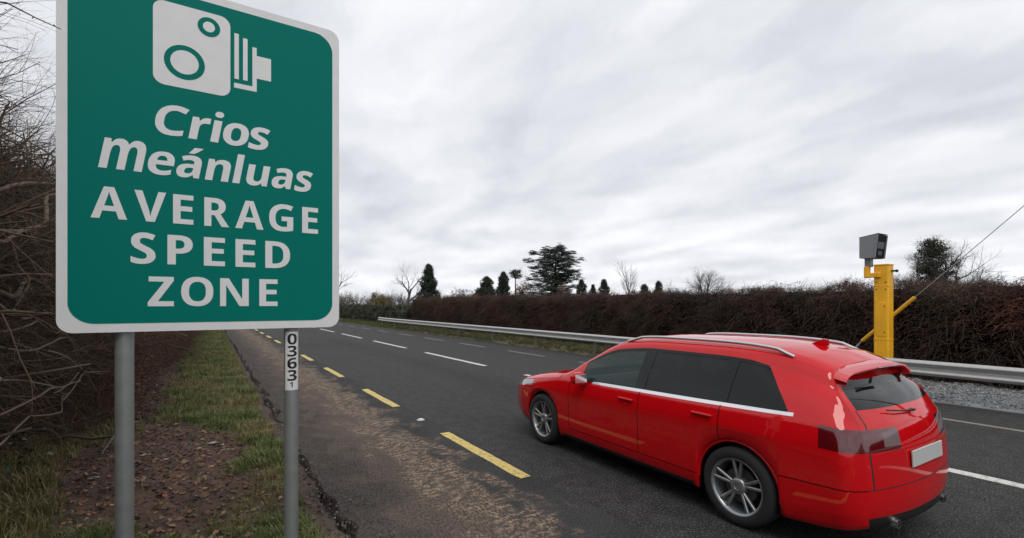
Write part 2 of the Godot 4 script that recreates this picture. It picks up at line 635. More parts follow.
# letters of one line, their left and right ends and baseline given in metres on the panel
func line(txt: String, x0: float, x1: float, base: float, cap: float, m: Material, parent: Node, slant := 0.0, stretch := 1.0, first_scale := 1.0) -> void:
	var ms := []
	var total := 0.0
	var ref_bottom := glyph("H", m, cap).get_aabb().position.y
	for i in txt.length():
		var g := glyph(txt[i], m, cap * (first_scale if i == 0 else 1.0), slant, stretch * (0.74 if i == 0 and first_scale > 1.0 else 1.0))
		ms.append(g)
		total += g.get_aabb().size.x
	var tight := func(i: int) -> float: return 0.6 if (txt[i] in "AVO" or txt[i + 1] in "AVO") and txt == txt.to_upper() else 1.0
	var shares := 0.0
	for i in txt.length() - 1: shares += tight.call(i)
	var gap := (x1 - x0 - total) / shares
	var x := x0
	for i in txt.length():
		var bb: AABB = ms[i].get_aabb()
		var o := put("letter", ms[i], parent)
		o.position = Vector3(x - bb.position.x, base - (ref_bottom * (first_scale if i == 0 else 1.0)), 0.0062)
		if i < txt.length() - 1: x += bb.size.x + gap * float(tight.call(i))

func road_sign() -> void:
	var sysf := SystemFont.new()
	sysf.font_names = PackedStringArray(["Droid Sans"])
	sysf.font_weight = 700
	bold = sysf
	var white := sheet_white()
	var green := mat(Color(0.0, 0.168, 0.136), 0.42)
	green.metallic_specular = 0.2
	var steel := galvanised(Color(0.215, 0.228, 0.222), 0.5)
	var t := thing("road_sign", "large green and white average speed zone sign on two grey steel posts", "road sign", W(0.035, 0.0, 3.46))
	# posts, capped, set into the verge
	for rx in [-0.41 - 0.035, 0.467 - 0.035]:
		var y0 := verge_height(rx + 0.035, 3.51) - 0.3
		var b := MB.new()
		b.lathe(Transform3D(Basis(), Vector3(rx, 0, -0.058)), [Vector2(0.0, y0), Vector2(0.0445, y0), Vector2(0.0445, 3.62), Vector2(0.040, 3.632), Vector2(0.0, 3.636)], 32)
		var po := part("post", b, steel, t)
		for cy in [1.86, 2.66, 3.4]:
			var cl := MB.new()
			cl.lathe(Transform3D(Basis(), Vector3(rx, cy, -0.058)), [Vector2(0.0447, -0.02), Vector2(0.05, -0.02), Vector2(0.05, 0.02), Vector2(0.0447, 0.02)], 24, true)
			cl.box(Transform3D(Basis(), Vector3(rx, cy, -0.010)), Vector3(0.11, 0.045, 0.006), 0.001)
			part("clamp", cl, steel, po)
		if rx > 0:
			number_strip(Vector3(rx, 0, -0.058), po)
	var pn := MB.new()
	pn.slab(Transform3D(Basis(), Vector3(0, 0, 0)), rounded(-0.724, 1.642, 0.728, 3.682, 0.07), 0.004)
	var panel := part("panel", pn, white, t)
	for y in [1.86, 2.66, 3.4]:
		var stiff := MB.new()
		stiff.box(Transform3D(Basis(), Vector3(0, y, -0.0035)), Vector3(1.3, 0.05, 0.006), 0.001)
		part("stiffener", stiff, steel, t)
	var gf := MB.new()
	gf.slab(Transform3D(Basis(), Vector3(0, 0, 0.0042)), rounded(-0.678, 1.691, 0.683, 3.635, 0.115, 12), 0.0012)
	part("green_field", gf, green, panel)
	# camera symbol
	var sx := -0.035
	var icon := MB.new()
	icon.slab(Transform3D(Basis(), Vector3(0, 0, 0.0056)), rounded(-0.274 + sx, 3.082, 0.112 + sx, 3.572, 0.055), 0.001)
	part("camera_symbol_body", icon, white, panel)
	for q in [[0.0, 3.484, 0.058, 0.031], [-0.122, 3.236, 0.101, 0.070]]:
		var a := MB.new()
		a.slab(Transform3D(Basis(), Vector3(0, 0, 0.0068)), disc(q[0] + sx, q[1], q[2], q[2]), 0.001)
		var ring := part("camera_symbol_ring", a, green, panel)
		var l := MB.new()
		l.slab(Transform3D(Basis(), Vector3(0, 0, 0.008)), disc(q[0] + sx, q[1], q[3], q[3]), 0.001)
		part("camera_symbol_lens", l, white, panel)
	for q in [[0.134, 3.206, 0.158, 3.489], [0.181, 3.208, 0.206, 3.472]]:
		var a := MB.new()
		a.slab(Transform3D(Basis(), Vector3(0, 0, 0.0056)), PackedVector2Array([Vector2(q[0] + sx, q[1]), Vector2(q[2] + sx, q[1]), Vector2(q[2] + sx, q[3]), Vector2(q[0] + sx, q[3])]), 0.001)
		part("camera_symbol_bellows", a, white, panel)
	var el := MB.new()
	el.slab(Transform3D(Basis(), Vector3(0, 0, 0.0056)), PackedVector2Array([Vector2(0.132 + sx, 3.150), Vector2(0.257 + sx, 3.150), Vector2(0.257 + sx, 3.236), Vector2(0.339 + sx, 3.236), Vector2(0.339 + sx, 3.38), Vector2(0.257 + sx, 3.38), Vector2(0.257 + sx, 3.43), Vector2(0.233 + sx, 3.43), Vector2(0.233 + sx, 3.180), Vector2(0.132 + sx, 3.180)]), 0.001)
	part("camera_symbol_flash", el, white, panel)
	# wording
	line("Crios", -0.264 + sx, 0.335 + sx, 2.790, 0.176, white, panel, 0.17, 1.12)
	line("meánluas", -0.517 + sx, 0.593 + sx, 2.555, 0.170, white, panel, 0.17, 1.06, 1.30)
	line("AVERAGE", -0.548 + sx, 0.625 + sx, 2.275, 0.172, white, panel, 0.0, 1.0)
	line("SPEED", -0.376 + sx, 0.451 + sx, 2.033, 0.172, white, panel, 0.0, 1.10)
	line("ZONE", -0.298 + sx, 0.377 + sx, 1.787, 0.171, white, panel, 0.0, 1.06)

func sheet_white() -> StandardMaterial3D:
	var a := grain(0.02, 91, 512, 512, 4)
	var out := PackedByteArray()
	out.resize(512 * 512 * 3)
	for i in 512 * 512:
		var l := 0.70 + 0.05 * a[i] / 255.0
		out[i * 3] = s8(l); out[i * 3 + 1] = s8(l * 0.995); out[i * 3 + 2] = s8(l)
	var m := StandardMaterial3D.new()
	m.albedo_texture = tex_of(out, 512, 512)
	m.uv1_triplanar = true
	m.uv1_scale = Vector3(0.8, 0.8, 0.8)
	m.roughness = 0.45
	return m

func galvanised(lin: Color, rough: float) -> StandardMaterial3D:
	var a := grain(0.012, 61, 256, 512, 4)
	var b := grain(0.09, 62, 256, 512, 3)
	var out := PackedByteArray()
	out.resize(256 * 512 * 3)
	for i in 256 * 512:
		var q := 0.84 + 0.20 * a[i] / 255.0 + 0.12 * b[i] / 255.0
		out[i * 3] = s8(lin.r * q); out[i * 3 + 1] = s8(lin.g * q); out[i * 3 + 2] = s8(lin.b * q)
	var m := StandardMaterial3D.new()
	m.albedo_texture = tex_of(out, 256, 512)
	m.uv1_triplanar = true
	m.uv1_scale = Vector3(2.0, 1.2, 2.0)
	m.roughness = rough
	m.metallic = 0.35
	return m

# white sticker wrapped round the post, black figures one below the other
func number_strip(at: Vector3, post: Node) -> void:
	var face := deg_to_rad(89.0)  # towards the road user, a little to the left
	var rad := 0.0449
	var half := deg_to_rad(62.0)
	var b := MB.new()
	var seg := 20
	for i in seg + 1:
		var a := face - half + 2.0 * half * i / seg
		var nn := Vector3(cos(a), 0, sin(a))
		b.vert(at + nn * rad + Vector3(0, 1.228, 0), nn)
		b.vert(at + nn * rad + Vector3(0, 1.616, 0), nn)
	for i in seg:
		var k := i * 2
		b.ix.append_array([k, k + 2, k + 1, k + 1, k + 2, k + 3])
	part("number_strip", b, mat(Color(0.70, 0.70, 0.70), 0.5), post)
	var ink := mat(Color(0.012, 0.012, 0.014), 0.5)
	var y := 1.604
	for q in [["0", 0.070], ["3", 0.070], ["6", 0.070], ["3", 0.070], ["1", 0.034]]:
		var g := glyph(q[0], ink, q[1], 0.0, 1.28 if q[1] > 0.05 else 1.0, 0.0004)
		var bb := g.get_aabb()
		# only the faces towards us, cut fine enough to bend round the post
		var fine := SurfaceTool.new()
		fine.create_from(g, 0)
		fine.deindex()
		var ar: Array = fine.commit_to_arrays()
		var vs: PackedVector3Array = ar[Mesh.ARRAY_VERTEX]
		var todo := []
		for i in range(0, vs.size(), 3): todo.append([vs[i], vs[i + 1], vs[i + 2]])
		var cx := bb.position.x + bb.size.x / 2.0
		var off := 0.0 if q[1] > 0.05 else -0.006
		var mbf := MB.new()
		while todo.size():
			var tr: Array = todo.pop_back()
			var wide := 0
			for k in 3:
				if absf(tr[k].x - tr[(k + 1) % 3].x) > absf(tr[wide].x - tr[(wide + 1) % 3].x): wide = k
			if absf(tr[wide].x - tr[(wide + 1) % 3].x) > 0.006:
				var half_way: Vector3 = (tr[wide] + tr[(wide + 1) % 3]) / 2.0
				todo.append([tr[wide], half_way, tr[(wide + 2) % 3]])
				todo.append([half_way, tr[(wide + 1) % 3], tr[(wide + 2) % 3]])
				continue
			for k in 3:
				var a: float = face - (tr[k].x - cx + off) / rad
				var out := Vector3(cos(a), 0, sin(a))
				mbf.ix.append(mbf.vert(at + out * (rad + 0.0007 + tr[k].z) + Vector3(0, y - (bb.position.y + bb.size.y) + tr[k].y, 0), out))
		var m := mbf.mesh(ink)
		put("figure", m, post)
		y -= float(q[1]) + 0.0105

# ---------------------------------------------------------------- the red estate car
# stations run from the nose (s = 0) to the tail; profile lines k from under the sill (0) over the belt (8) to the middle of the roof (14)
var car_s := [0.0, 0.35, 0.8, 1.25, 1.6, 2.1, 2.6, 3.2, 3.8, 4.2, 4.4, 4.5]
var car_w := [
	[0, 0, 0, 0, 0, 0, 0, 0, 0, 0, 0.000, 0.000],
	[0.50, 0.60, 0.70, 0.72, 0.72, 0.72, 0.72, 0.72, 0.72, 0.66, 0.626, 0.505],
	[0.62, 0.76, 0.83, 0.845, 0.845, 0.845, 0.845, 0.845, 0.845, 0.81, 0.773, 0.645],
	[0.66, 0.80, 0.86, 0.872, 0.874, 0.875, 0.876, 0.877, 0.872, 0.84, 0.809, 0.695],
	[0.68, 0.82, 0.872, 0.884, 0.888, 0.889, 0.89, 0.891, 0.886, 0.855, 0.828, 0.720],
	[0.68, 0.82, 0.876, 0.888, 0.892, 0.894, 0.896, 0.898, 0.894, 0.862, 0.836, 0.730],
	[0.67, 0.81, 0.872, 0.888, 0.894, 0.898, 0.900, 0.902, 0.898, 0.862, 0.836, 0.730],
	[0.64, 0.785, 0.85, 0.866, 0.872, 0.876, 0.878, 0.880, 0.872, 0.834, 0.808, 0.703],
	[0.60, 0.755, 0.825, 0.846, 0.852, 0.856, 0.858, 0.858, 0.848, 0.806, 0.780, 0.675],
	[0.56, 0.715, 0.785, 0.812, 0.800, 0.770, 0.762, 0.760, 0.752, 0.724, 0.695, 0.672],
	[0.51, 0.66, 0.735, 0.775, 0.745, 0.672, 0.652, 0.648, 0.640, 0.626, 0.612, 0.600],
	[0.46, 0.60, 0.680, 0.730, 0.700, 0.618, 0.596, 0.592, 0.584, 0.572, 0.561, 0.552],
	[0.36, 0.46, 0.540, 0.600, 0.570, 0.498, 0.478, 0.476, 0.470, 0.462, 0.453, 0.446],
	[0.18, 0.24, 0.280, 0.310, 0.290, 0.255, 0.245, 0.245, 0.242, 0.238, 0.234, 0.230],
	[0, 0, 0, 0, 0, 0, 0, 0, 0, 0, 0.000, 0.000]]
var car_h := [
	[0.20, 0.18, 0.17, 0.17, 0.17, 0.17, 0.17, 0.17, 0.18, 0.20, 0.225, 0.240],
	[0.20, 0.18, 0.17, 0.17, 0.17, 0.17, 0.17, 0.17, 0.18, 0.20, 0.225, 0.240],
	[0.22, 0.20, 0.19, 0.19, 0.19, 0.19, 0.19, 0.19, 0.20, 0.22, 0.245, 0.260],
	[0.30, 0.29, 0.28, 0.28, 0.28, 0.28, 0.28, 0.28, 0.29, 0.31, 0.329, 0.340],
	[0.42, 0.43, 0.43, 0.42, 0.42, 0.42, 0.42, 0.42, 0.43, 0.44, 0.452, 0.460],
	[0.53, 0.56, 0.58, 0.58, 0.58, 0.58, 0.585, 0.59, 0.60, 0.61, 0.610, 0.610],
	[0.61, 0.66, 0.70, 0.725, 0.735, 0.745, 0.755, 0.77, 0.785, 0.79, 0.784, 0.780],
	[0.66, 0.72, 0.785, 0.835, 0.85, 0.86, 0.873, 0.89, 0.91, 0.918, 0.907, 0.900],
	[0.69, 0.755, 0.825, 0.885, 0.900, 0.912, 0.925, 0.943, 0.965, 0.975, 0.963, 0.955],
	[0.705, 0.775, 0.85, 0.915, 1.000, 1.095, 1.125, 1.135, 1.135, 1.125, 1.106, 1.095],
	[0.715, 0.79, 0.87, 0.935, 1.085, 1.275, 1.315, 1.315, 1.290, 1.243, 1.196, 1.163],
	[0.722, 0.80, 0.882, 0.945, 1.125, 1.350, 1.393, 1.396, 1.372, 1.330, 1.288, 1.258],
	[0.730, 0.812, 0.896, 0.957, 1.155, 1.398, 1.440, 1.446, 1.424, 1.384, 1.343, 1.313],
	[0.738, 0.822, 0.908, 0.968, 1.172, 1.420, 1.462, 1.470, 1.448, 1.408, 1.367, 1.338],
	[0.740, 0.826, 0.912, 0.972, 1.178, 1.427, 1.470, 1.478, 1.456, 1.416, 1.375, 1.346]]
var tail_shift := [0.06, 0.06, 0.09, 0.11, 0.12, 0.11, 0.08, 0.05, 0.02, -0.10, -0.20, -0.26, -0.28, -0.27, -0.265]
var tail_bulge := [0.06, 0.07, 0.09, 0.095, 0.095, 0.095, 0.105, 0.10, 0.095, 0.075, 0.055, 0.035, 0.02, 0.005, 0.0]
var nose_bulge := [0.08, 0.12, 0.16, 0.17, 0.17, 0.17, 0.16, 0.15, 0.13, 0.10, 0.08, 0.06, 0.03, 0.01, 0.0]
const AXLE_F := 0.88
const AXLE_R := 3.60
const ARCH := 0.355
const HUB := 0.315

func pchip(xs: Array, ys: Array, x: float) -> float:
	var m := xs.size()
	var i := 0
	while i < m - 2 and x > xs[i + 1]: i += 1
	var h: float = xs[i + 1] - xs[i]
	var de: float = (ys[i + 1] - ys[i]) / h
	var da := de
	var db := de
	if i > 0:
		var dp: float = (ys[i] - ys[i - 1]) / (xs[i] - xs[i - 1])
		da = 0.0 if dp * de <= 0.0 else 2.0 * dp * de / (dp + de)
	if i < m - 2:
		var dn: float = (ys[i + 2] - ys[i + 1]) / (xs[i + 2] - xs[i + 1])
		db = 0.0 if dn * de <= 0.0 else 2.0 * dn * de / (dn + de)
	var t: float = clampf((x - xs[i]) / h, 0.0, 1.0)
	var t2 := t * t
	var t3 := t2 * t
	return ys[i] * (2 * t3 - 3 * t2 + 1) + h * da * (t3 - 2 * t2 + t) + ys[i + 1] * (3 * t2 - 2 * t3) + h * db * (t3 - t2)

func spline_k(a: Array, k: float) -> float:
	var i := clampi(int(k), 0, a.size() - 2)
	var t := k - i
	var p1: float = a[i]
	var p2: float = a[i + 1]
	var p0: float = a[i - 1] if i > 0 and i != 2 and i != 8 else 2.0 * p1 - p2
	var p3: float = a[i + 2] if i + 2 < a.size() and i + 1 != 2 and i + 1 != 8 else 2.0 * p2 - p1
	return 0.5 * (2 * p1 + (p2 - p0) * t + (2 * p0 - 5 * p1 + 4 * p2 - p3) * t * t + (3 * p1 - p0 - 3 * p2 + p3) * t * t * t)

func arch_height(s: float) -> float:
	for ax in [AXLE_F, AXLE_R]:
		var q: float = ARCH * ARCH - (s - ax) * (s - ax)
		if q >= -1e-6: return HUB + 0.01 + sqrt(maxf(q, 0.0))
	return 0.0

func shell_point(s: float, k: float) -> Vector3:
	var ws := []
	var hs := []
	for i in 15:
		ws.append(pchip(car_s, car_w[i], s))
		hs.append(pchip(car_s, car_h[i], s))
	var ah := arch_height(s)
	if ah > 0.0:
		var lo: float = hs[2]
		var hi: float = hs[6] + 0.02
		for i in range(2, 7):
			var f: float = (hs[i] - lo) / (hi - lo)
			hs[i] = ah + f * (hi - ah)
	var w := spline_k(ws, k)
	var h := spline_k(hs, k)
	var sh := spline_k(tail_shift, k)
	sh *= smoothstep(3.95, 4.5, s) if sh > 0.0 else smoothstep(3.4, 4.5, s)
	if k > 8.0 and k < 12.0:
		sh -= 0.14 * clampf((k - 8.1) / 2.1, 0.0, 1.0) * (1.0 - smoothstep(10.4, 12.0, k)) * smoothstep(3.52, 4.0, s) * (1.0 - smoothstep(4.0, 4.5, s))
	var z := s + sh
	if z > 3.97: z = 3.97 + (z - 3.97) * 0.77
	return Vector3(-w, h, z - 2.33)

func estate_car() -> void:
	var t := thing("estate_car", "red estate car with silver roof rails and dark rear windows driving along the road", "car", W(4.49, 0.004, 5.91 - 2.33), deg_to_rad(-0.7))
	var red := mat(Color(0.50, 0.003, 0.006), 0.4)
	red.metallic_specular = 0.0
	red.clearcoat_enabled = true
	red.clearcoat = 1.0
	red.clearcoat_roughness = 0.04
	var black := mat(Color(0.012, 0.012, 0.013), 0.45)
	var gloss := mat(Color(0.006, 0.007, 0.008), 0.03)
	gloss.metallic_specular = 0.4
	var chrome := mat(Color(0.75, 0.75, 0.76), 0.16, 1.0)
	var silver := mat(Color(0.62, 0.63, 0.64), 0.28, 0.9)
	var tint := glass(Color(0.006, 0.008, 0.009), 0.90)
	var clear := glass(Color(0.02, 0.05, 0.048), 0.55)
	var seam := mat(Color(0.01, 0.006, 0.006), 0.8)
	# grid
	var ss := []
	var s := 0.0
	while s < 4.5:
		ss.append(s); s += 0.05
	for q in [1.45, 1.458, 2.555, 2.563, 3.45, 3.458, 4.5, 1.22, 1.232, 2.47, 2.60, 3.40, 3.50, 4.0, 1.64, 1.3, 2.06]: ss.append(q)
	for ax in [AXLE_F, AXLE_R]:
		for i in 25:
			ss.append(ax + ARCH * sin(deg_to_rad(-90.0 + 7.5 * i)))
		ss.append(ax - ARCH - 0.004); ss.append(ax + ARCH + 0.004)
	ss.sort()
	var st := [ss[0]]
	for q in ss:
		if q - st[-1] > 0.0025: st.append(q)
	ss = st
	var ks := [0.0, 0.5, 1.0, 1.5, 2.0, 2.5, 3.0, 3.3, 3.36, 3.7, 4.0, 4.5, 4.55, 5.0, 5.5, 5.8, 6.0, 6.2, 6.5, 7.0, 7.4, 7.7, 7.9, 8.0, 8.12, 8.18, 8.6, 9.0, 9.5, 10.0, 10.25, 10.6, 11.0, 11.3, 11.36, 11.7, 12.0, 12.5, 13.0, 13.5, 14.0]
	var nk := ks.size()
	var ns := ss.size()
	var g := PackedVector3Array()
	for q in ss:
		for k in ks: g.append(shell_point(q, k))
	var nrm := PackedVector3Array()
	for j in ns:
		for i in nk:
			var a := g[j * nk + mini(i + 1, nk - 1)] - g[j * nk + maxi(i - 1, 0)]
			var b := g[mini(j + 1, ns - 1) * nk + i] - g[maxi(j - 1, 0) * nk + i]
			var nn := a.cross(b).normalized()
			var mid := Vector3(0, 0.7, g[j * nk + i].z)
			if nn.dot(g[j * nk + i] - mid) < 0.0: nn = -nn
			if ks[i] == 14.0: nn = Vector3(0, nn.y, nn.z).normalized()
			nrm.append(nn)
	# one soft corner where the sides meet the tail and the nose
	for e in [[ns - 1, 1.0], [0, -1.0]]:
		for i in nk:
			if ks[i] > 2.0 and ks[i] < 11.5:
				var q: int = e[0] * nk + i
				nrm[q] = (nrm[q] + Vector3(-0.35, 0.0, e[1])).normalized()
	# sort the cells of each side into parts
	for side in [1.0, -1.0]:
		var cells := {}
		for j in ns - 1:
			var sm: float = (ss[j] + ss[j + 1]) / 2.0
			for i in nk - 1:
				var km: float = (ks[i] + ks[i + 1]) / 2.0
				var c := car_cell(sm, km, ss[j + 1] - ss[j], ks[i + 1] - ks[i])
				if c == "": continue
				if not cells.has(c): cells[c] = []
				cells[c].append(j * nk + i)
		for c in cells:
			var mb := MB.new()
			var ids := {}
			var sink := 0.006 if c == "panel_gap" else (0.004 if c.ends_with("window") else 0.0)
			for a in cells[c]:
				for q in [a, a + 1, a + nk, a + nk + 1]:
					if not ids.has(q):
						var p := g[q] - nrm[q] * sink
						var nn := nrm[q]
						ids[q] = mb.vert(Vector3(p.x * side, p.y, p.z), Vector3(nn.x * side, nn.y, nn.z))
				var q0: int = ids[a]
				var q1: int = ids[a + 1]
				var q2: int = ids[a + nk]
				var q3: int = ids[a + nk + 1]
				if side > 0: mb.ix.append_array([q0, q1, q2, q1, q3, q2])
				else: mb.ix.append_array([q0, q2, q1, q1, q2, q3])
			var m: Material = red
			match c:
				"underbody", "sill_cladding": m = black
				"panel_gap": m = seam
				"window_trim": m = chrome
				"pillar_trim": m = gloss
				"front_door_window": m = clear
				"windscreen": m = clear
				"rear_door_window", "quarter_window": m = tint
				"headlight": m = mat(Color(0.35, 0.36, 0.38), 0.1, 0.6)
				"tail_light": m = lamp_red()
			part(c, mb, m, t)
	# tail and nose: faces that close the shell
	tail_face(t, g, nk, (ns - 1) * nk, ks, red, tint, black, 1.0, nrm.slice((ns - 1) * nk, ns * nk))
	tail_face(t, g, nk, 0, ks, red, tint, black, -1.0, nrm.slice(0, nk))
	# details
	for side in [-1.0, 1.0]:
		var b := MB.new()
		var pts := []
		var rad := []
		for i in 21:
			var q := lerpf(2.12, 4.12, i / 20.0)
			var p := shell_point(q, 11.45)
			var lift := 0.032 * smoothstep(0.0, 0.1, i / 20.0) * smoothstep(1.0, 0.9, i / 20.0)
			pts.append(Vector3(p.x * -side, p.y + 0.006 + lift, p.z))
			rad.append(0.015)
		b.tube(pts, rad, 10)
		part("roof_rail", b, silver, t)
		# mirror
		var mr := MB.new()
		mr.box(Transform3D(Basis(Vector3.UP, 0.15 * side), Vector3(side * 0.955, 0.955, 1.72 - 2.33)), Vector3(0.19, 0.125, 0.10), 0.035)
		var mo := part("wing_mirror", mr, red, t)
		var mg := MB.new()
		mg.box(Transform3D(Basis(Vector3.UP, 0.15 * side), Vector3(side * 0.962, 0.955, 1.775 - 2.33)), Vector3(0.15, 0.095, 0.004), 0.001)
		part("mirror_glass", mg, chrome, mo)
		var ms := MB.new()
		ms.box(Transform3D(Basis(Vector3.BACK, -0.25 * side), Vector3(side * 0.87, 0.915, 1.71 - 2.33)), Vector3(0.09, 0.03, 0.06), 0.01)
		part("mirror_arm", ms, black, mo)
		for q in [2.40, 3.30]:
			var hd := MB.new()
			var p := shell_point(q, 6.6)
			hd.box(Transform3D(Basis(Vector3.BACK, -0.2 * side), Vector3(-p.x * side + side * 0.016, p.y, p.z)), Vector3(0.022, 0.028, 0.20), 0.009)
			part("door_handle", hd, red, t)
		# wheel arch lips and liners
		for ax in [AXLE_F, AXLE_R]:
			var lip := MB.new()
			var lp := []
			var lr := []
			for i in 25:
				var an := deg_to_rad(-4.0 + 188.0 * i / 24.0)
				var q: float = ax + cos(an) * ARCH
				var y := HUB + 0.01 + sin(an) * ARCH
				var pw := shell_point(clampf(q, ax - ARCH + 0.003, ax + ARCH - 0.003), 2.3)
				lp.append(Vector3(-pw.x * side, y, q - 2.33))
				lr.append(0.011)
			lip.tube(lp, lr, 8)
			part("arch_lip", lip, red, t)
			var ln := MB.new()
			for i in 17:
				var an := PI * i / 16.0
				var nn := Vector3(0, -sin(an), -cos(an))
				for e in [0.55, 0.84]:
					ln.vert(Vector3(e * side, HUB + 0.01 + sin(an) * (ARCH + 0.004), ax - 2.33 + cos(an) * (ARCH + 0.004)), nn)
			for i in 16:
				ln.ix.append_array([i * 2, i * 2 + 2, i * 2 + 1, i * 2 + 1, i * 2 + 2, i * 2 + 3])
			var wall := disc(0, 0, ARCH + 0.004, ARCH + 0.004, 24)
			ln.slab(Transform3D(Basis(Vector3.UP, PI / 2), Vector3(0.54 * side, HUB + 0.01, ax - 2.33)), wall, 0.006)
			part("arch_liner", ln, black, t)
	wheels(t)
	cabin(t)
	# plate, spoiler, wipers, aerial
	var sp := MB.new()
	var rim_top := []
	for q in [10.9, 11.2, 11.6, 12.0, 12.5, 13.0, 13.5]: rim_top.append(shell_point(4.5, q) + Vector3(0, 0.004, -0.03))
	rim_top.append(shell_point(4.5, 14.0) + Vector3(0, 0.004, -0.03))
	for q in [13.5, 13.0, 12.5, 12.0, 11.6, 11.2, 10.9]:
		var p := shell_point(4.5, q) + Vector3(0, 0.004, -0.03)
		rim_top.append(Vector3(-p.x, p.y, p.z))
	var sn := rim_top.size()
	for e in 4:
		for q in sn:
			var p: Vector3 = rim_top[q]
			var back := 0.17 - 0.05 * pow(absf(p.x) / 0.56, 2.0)
			match e:
				0: sp.vert(p, Vector3(0, 1, 0.1).normalized())
				1: sp.vert(p + Vector3(0, -0.028, back), Vector3(0, 1, 0.35).normalized())
				2: sp.vert(p + Vector3(0, -0.052, back - 0.006), Vector3(0, -1, 0.5).normalized())
				3: sp.vert(p + Vector3(0, -0.045, 0.0), Vector3(0, -1, 0.1).normalized())
	for e in 3:
		for q in sn - 1:
			var a := e * sn + q
			sp.ix.append_array([a, a + 1, a + sn, a + 1, a + sn + 1, a + sn])
	part("spoiler", sp, red, t)
	var br := MB.new()
	br.box(Transform3D(Basis(Vector3.RIGHT, 0.16), shell_point(4.5, 14.0) + Vector3(0, -0.036, 0.142)), Vector3(0.34, 0.010, 0.012), 0.003)
	part("brake_light", br, lamp_red(), t)
	var fin := MB.new()
	fin.slab(Transform3D(Basis(Vector3.UP, -PI / 2), Vector3(0.012, 1.438, 3.80 - 2.33)), PackedVector2Array([Vector2(-0.07, 0), Vector2(0.09, 0), Vector2(0.085, 0.055), Vector2(0.05, 0.06)]), 0.024)
	part("aerial_fin", fin, red, t)
	var np := MB.new()
	np.box(Transform3D(Basis(Vector3.RIGHT, -0.05), Vector3(0, 0.70, 4.558 - 2.33)), Vector3(0.53, 0.115, 0.012), 0.003)
	part("number_plate", np, mat(Color(0.46, 0.46, 0.45), 0.45), t)
	var bd := MB.new()
	bd.box(Transform3D(Basis(), Vector3(0, 1.005, 4.467 - 2.33)), Vector3(0.03, 0.02, 0.03), 0.006)
	bd.tube([Vector3(0, 1.01, 4.483 - 2.33), Vector3(-0.2, 1.02, 4.473 - 2.33), Vector3(-0.36, 1.035, 4.440 - 2.33)], [0.008, 0.006, 0.005], 6)
	part("rear_wiper", bd, black, t)
	for sx in [-0.42, 0.42]:
		var ex := MB.new()
		ex.lathe(Transform3D(Basis(Vector3.RIGHT, PI / 2), Vector3(sx, 0.27, 4.495 - 2.33)), [Vector2(0.026, 0.04), Vector2(0.034, 0.04), Vector2(0.034, -0.12), Vector2(0.026, -0.12), Vector2(0.026, 0.04)], 16, true)
		part("exhaust", ex, chrome, t)

func lamp_red() -> StandardMaterial3D:
	var m := mat(Color(0.085, 0.002, 0.004), 0.1)
	m.clearcoat_enabled = true
	m.clearcoat_roughness = 0.02
	return m

func glass(lin: Color, alpha: float) -> StandardMaterial3D:
	var m := mat(lin, 0.03)
	m.transparency = BaseMaterial3D.TRANSPARENCY_ALPHA
	m.albedo_color.a = alpha
	m.metallic_specular = 0.4
	return m

func car_cell(s: float, k: float, dsz: float, dk: float) -> String:
	var ah := arch_height(s)
	if k < 2.0:
		return "" if ah > 0.0 else "underbody"
	if k < 8.0:
		if k > 6.2 and k < 7.7 and s < 0.62: return "headlight"
		if k > 6.0 and k < 7.4 and s > 4.26: return "tail_light"
		if k < 3.0 and s > 1.3 and s < 3.2 and k < 2.5: return "sill_cladding"
		var thin := dsz < 0.0125
		if s > 1.45 and s < 3.458 and k > 3.3:
			if k < 3.36 and s < 3.24: return "panel_gap"
			if k > 3.36 or s > 3.24:
				if (s > 1.45 and s < 1.458) or (s > 2.555 and s < 2.563) or (s > 3.45 and s < 3.458): return "panel_gap"
				if k > 7.9 and s > 1.6: return "window_trim"
				return "front_door" if s < 2.56 else "rear_door"
		if k > 7.9 and s > 3.45 and s < 4.03: return "window_trim"
		if s < 1.45: return "front_wing" if s > 0.3 else "front_bumper"
		if s > 3.96 and k > 4.5 and k < 4.55: return "panel_gap"
		if s > 3.45: return "rear_bumper" if (s > 3.96 and k < 4.5) else "rear_wing"
		return "sill"
	if s < 1.22:
		return "panel_gap" if k < 8.12 else "bonnet"
	if s < 1.232: return "panel_gap"
	if k < 8.12 and s > 1.6 and s < 4.03: return "window_trim"
	if k > 8.18 and k < 10.0:
		if s > 1.64 and s < 2.47: return "front_door_window"
		if s > 2.60 and s < 3.40: return "rear_door_window"
		if s > 3.50 and s < 4.0: return "quarter_window"
		if s > 2.47 and s < 4.0: return "pillar_trim"
	elif k > 8.12 and k < 10.25 and s > 1.64 and s < 4.0: return "pillar_trim"
	if k > 11.36 and s > 1.3 and s < 2.06: return "windscreen"
	if k > 11.3 and s > 1.232 and s < 2.10: return "pillar_trim"
	return "roof" if k > 11.0 and s > 2.1 else "body_side"

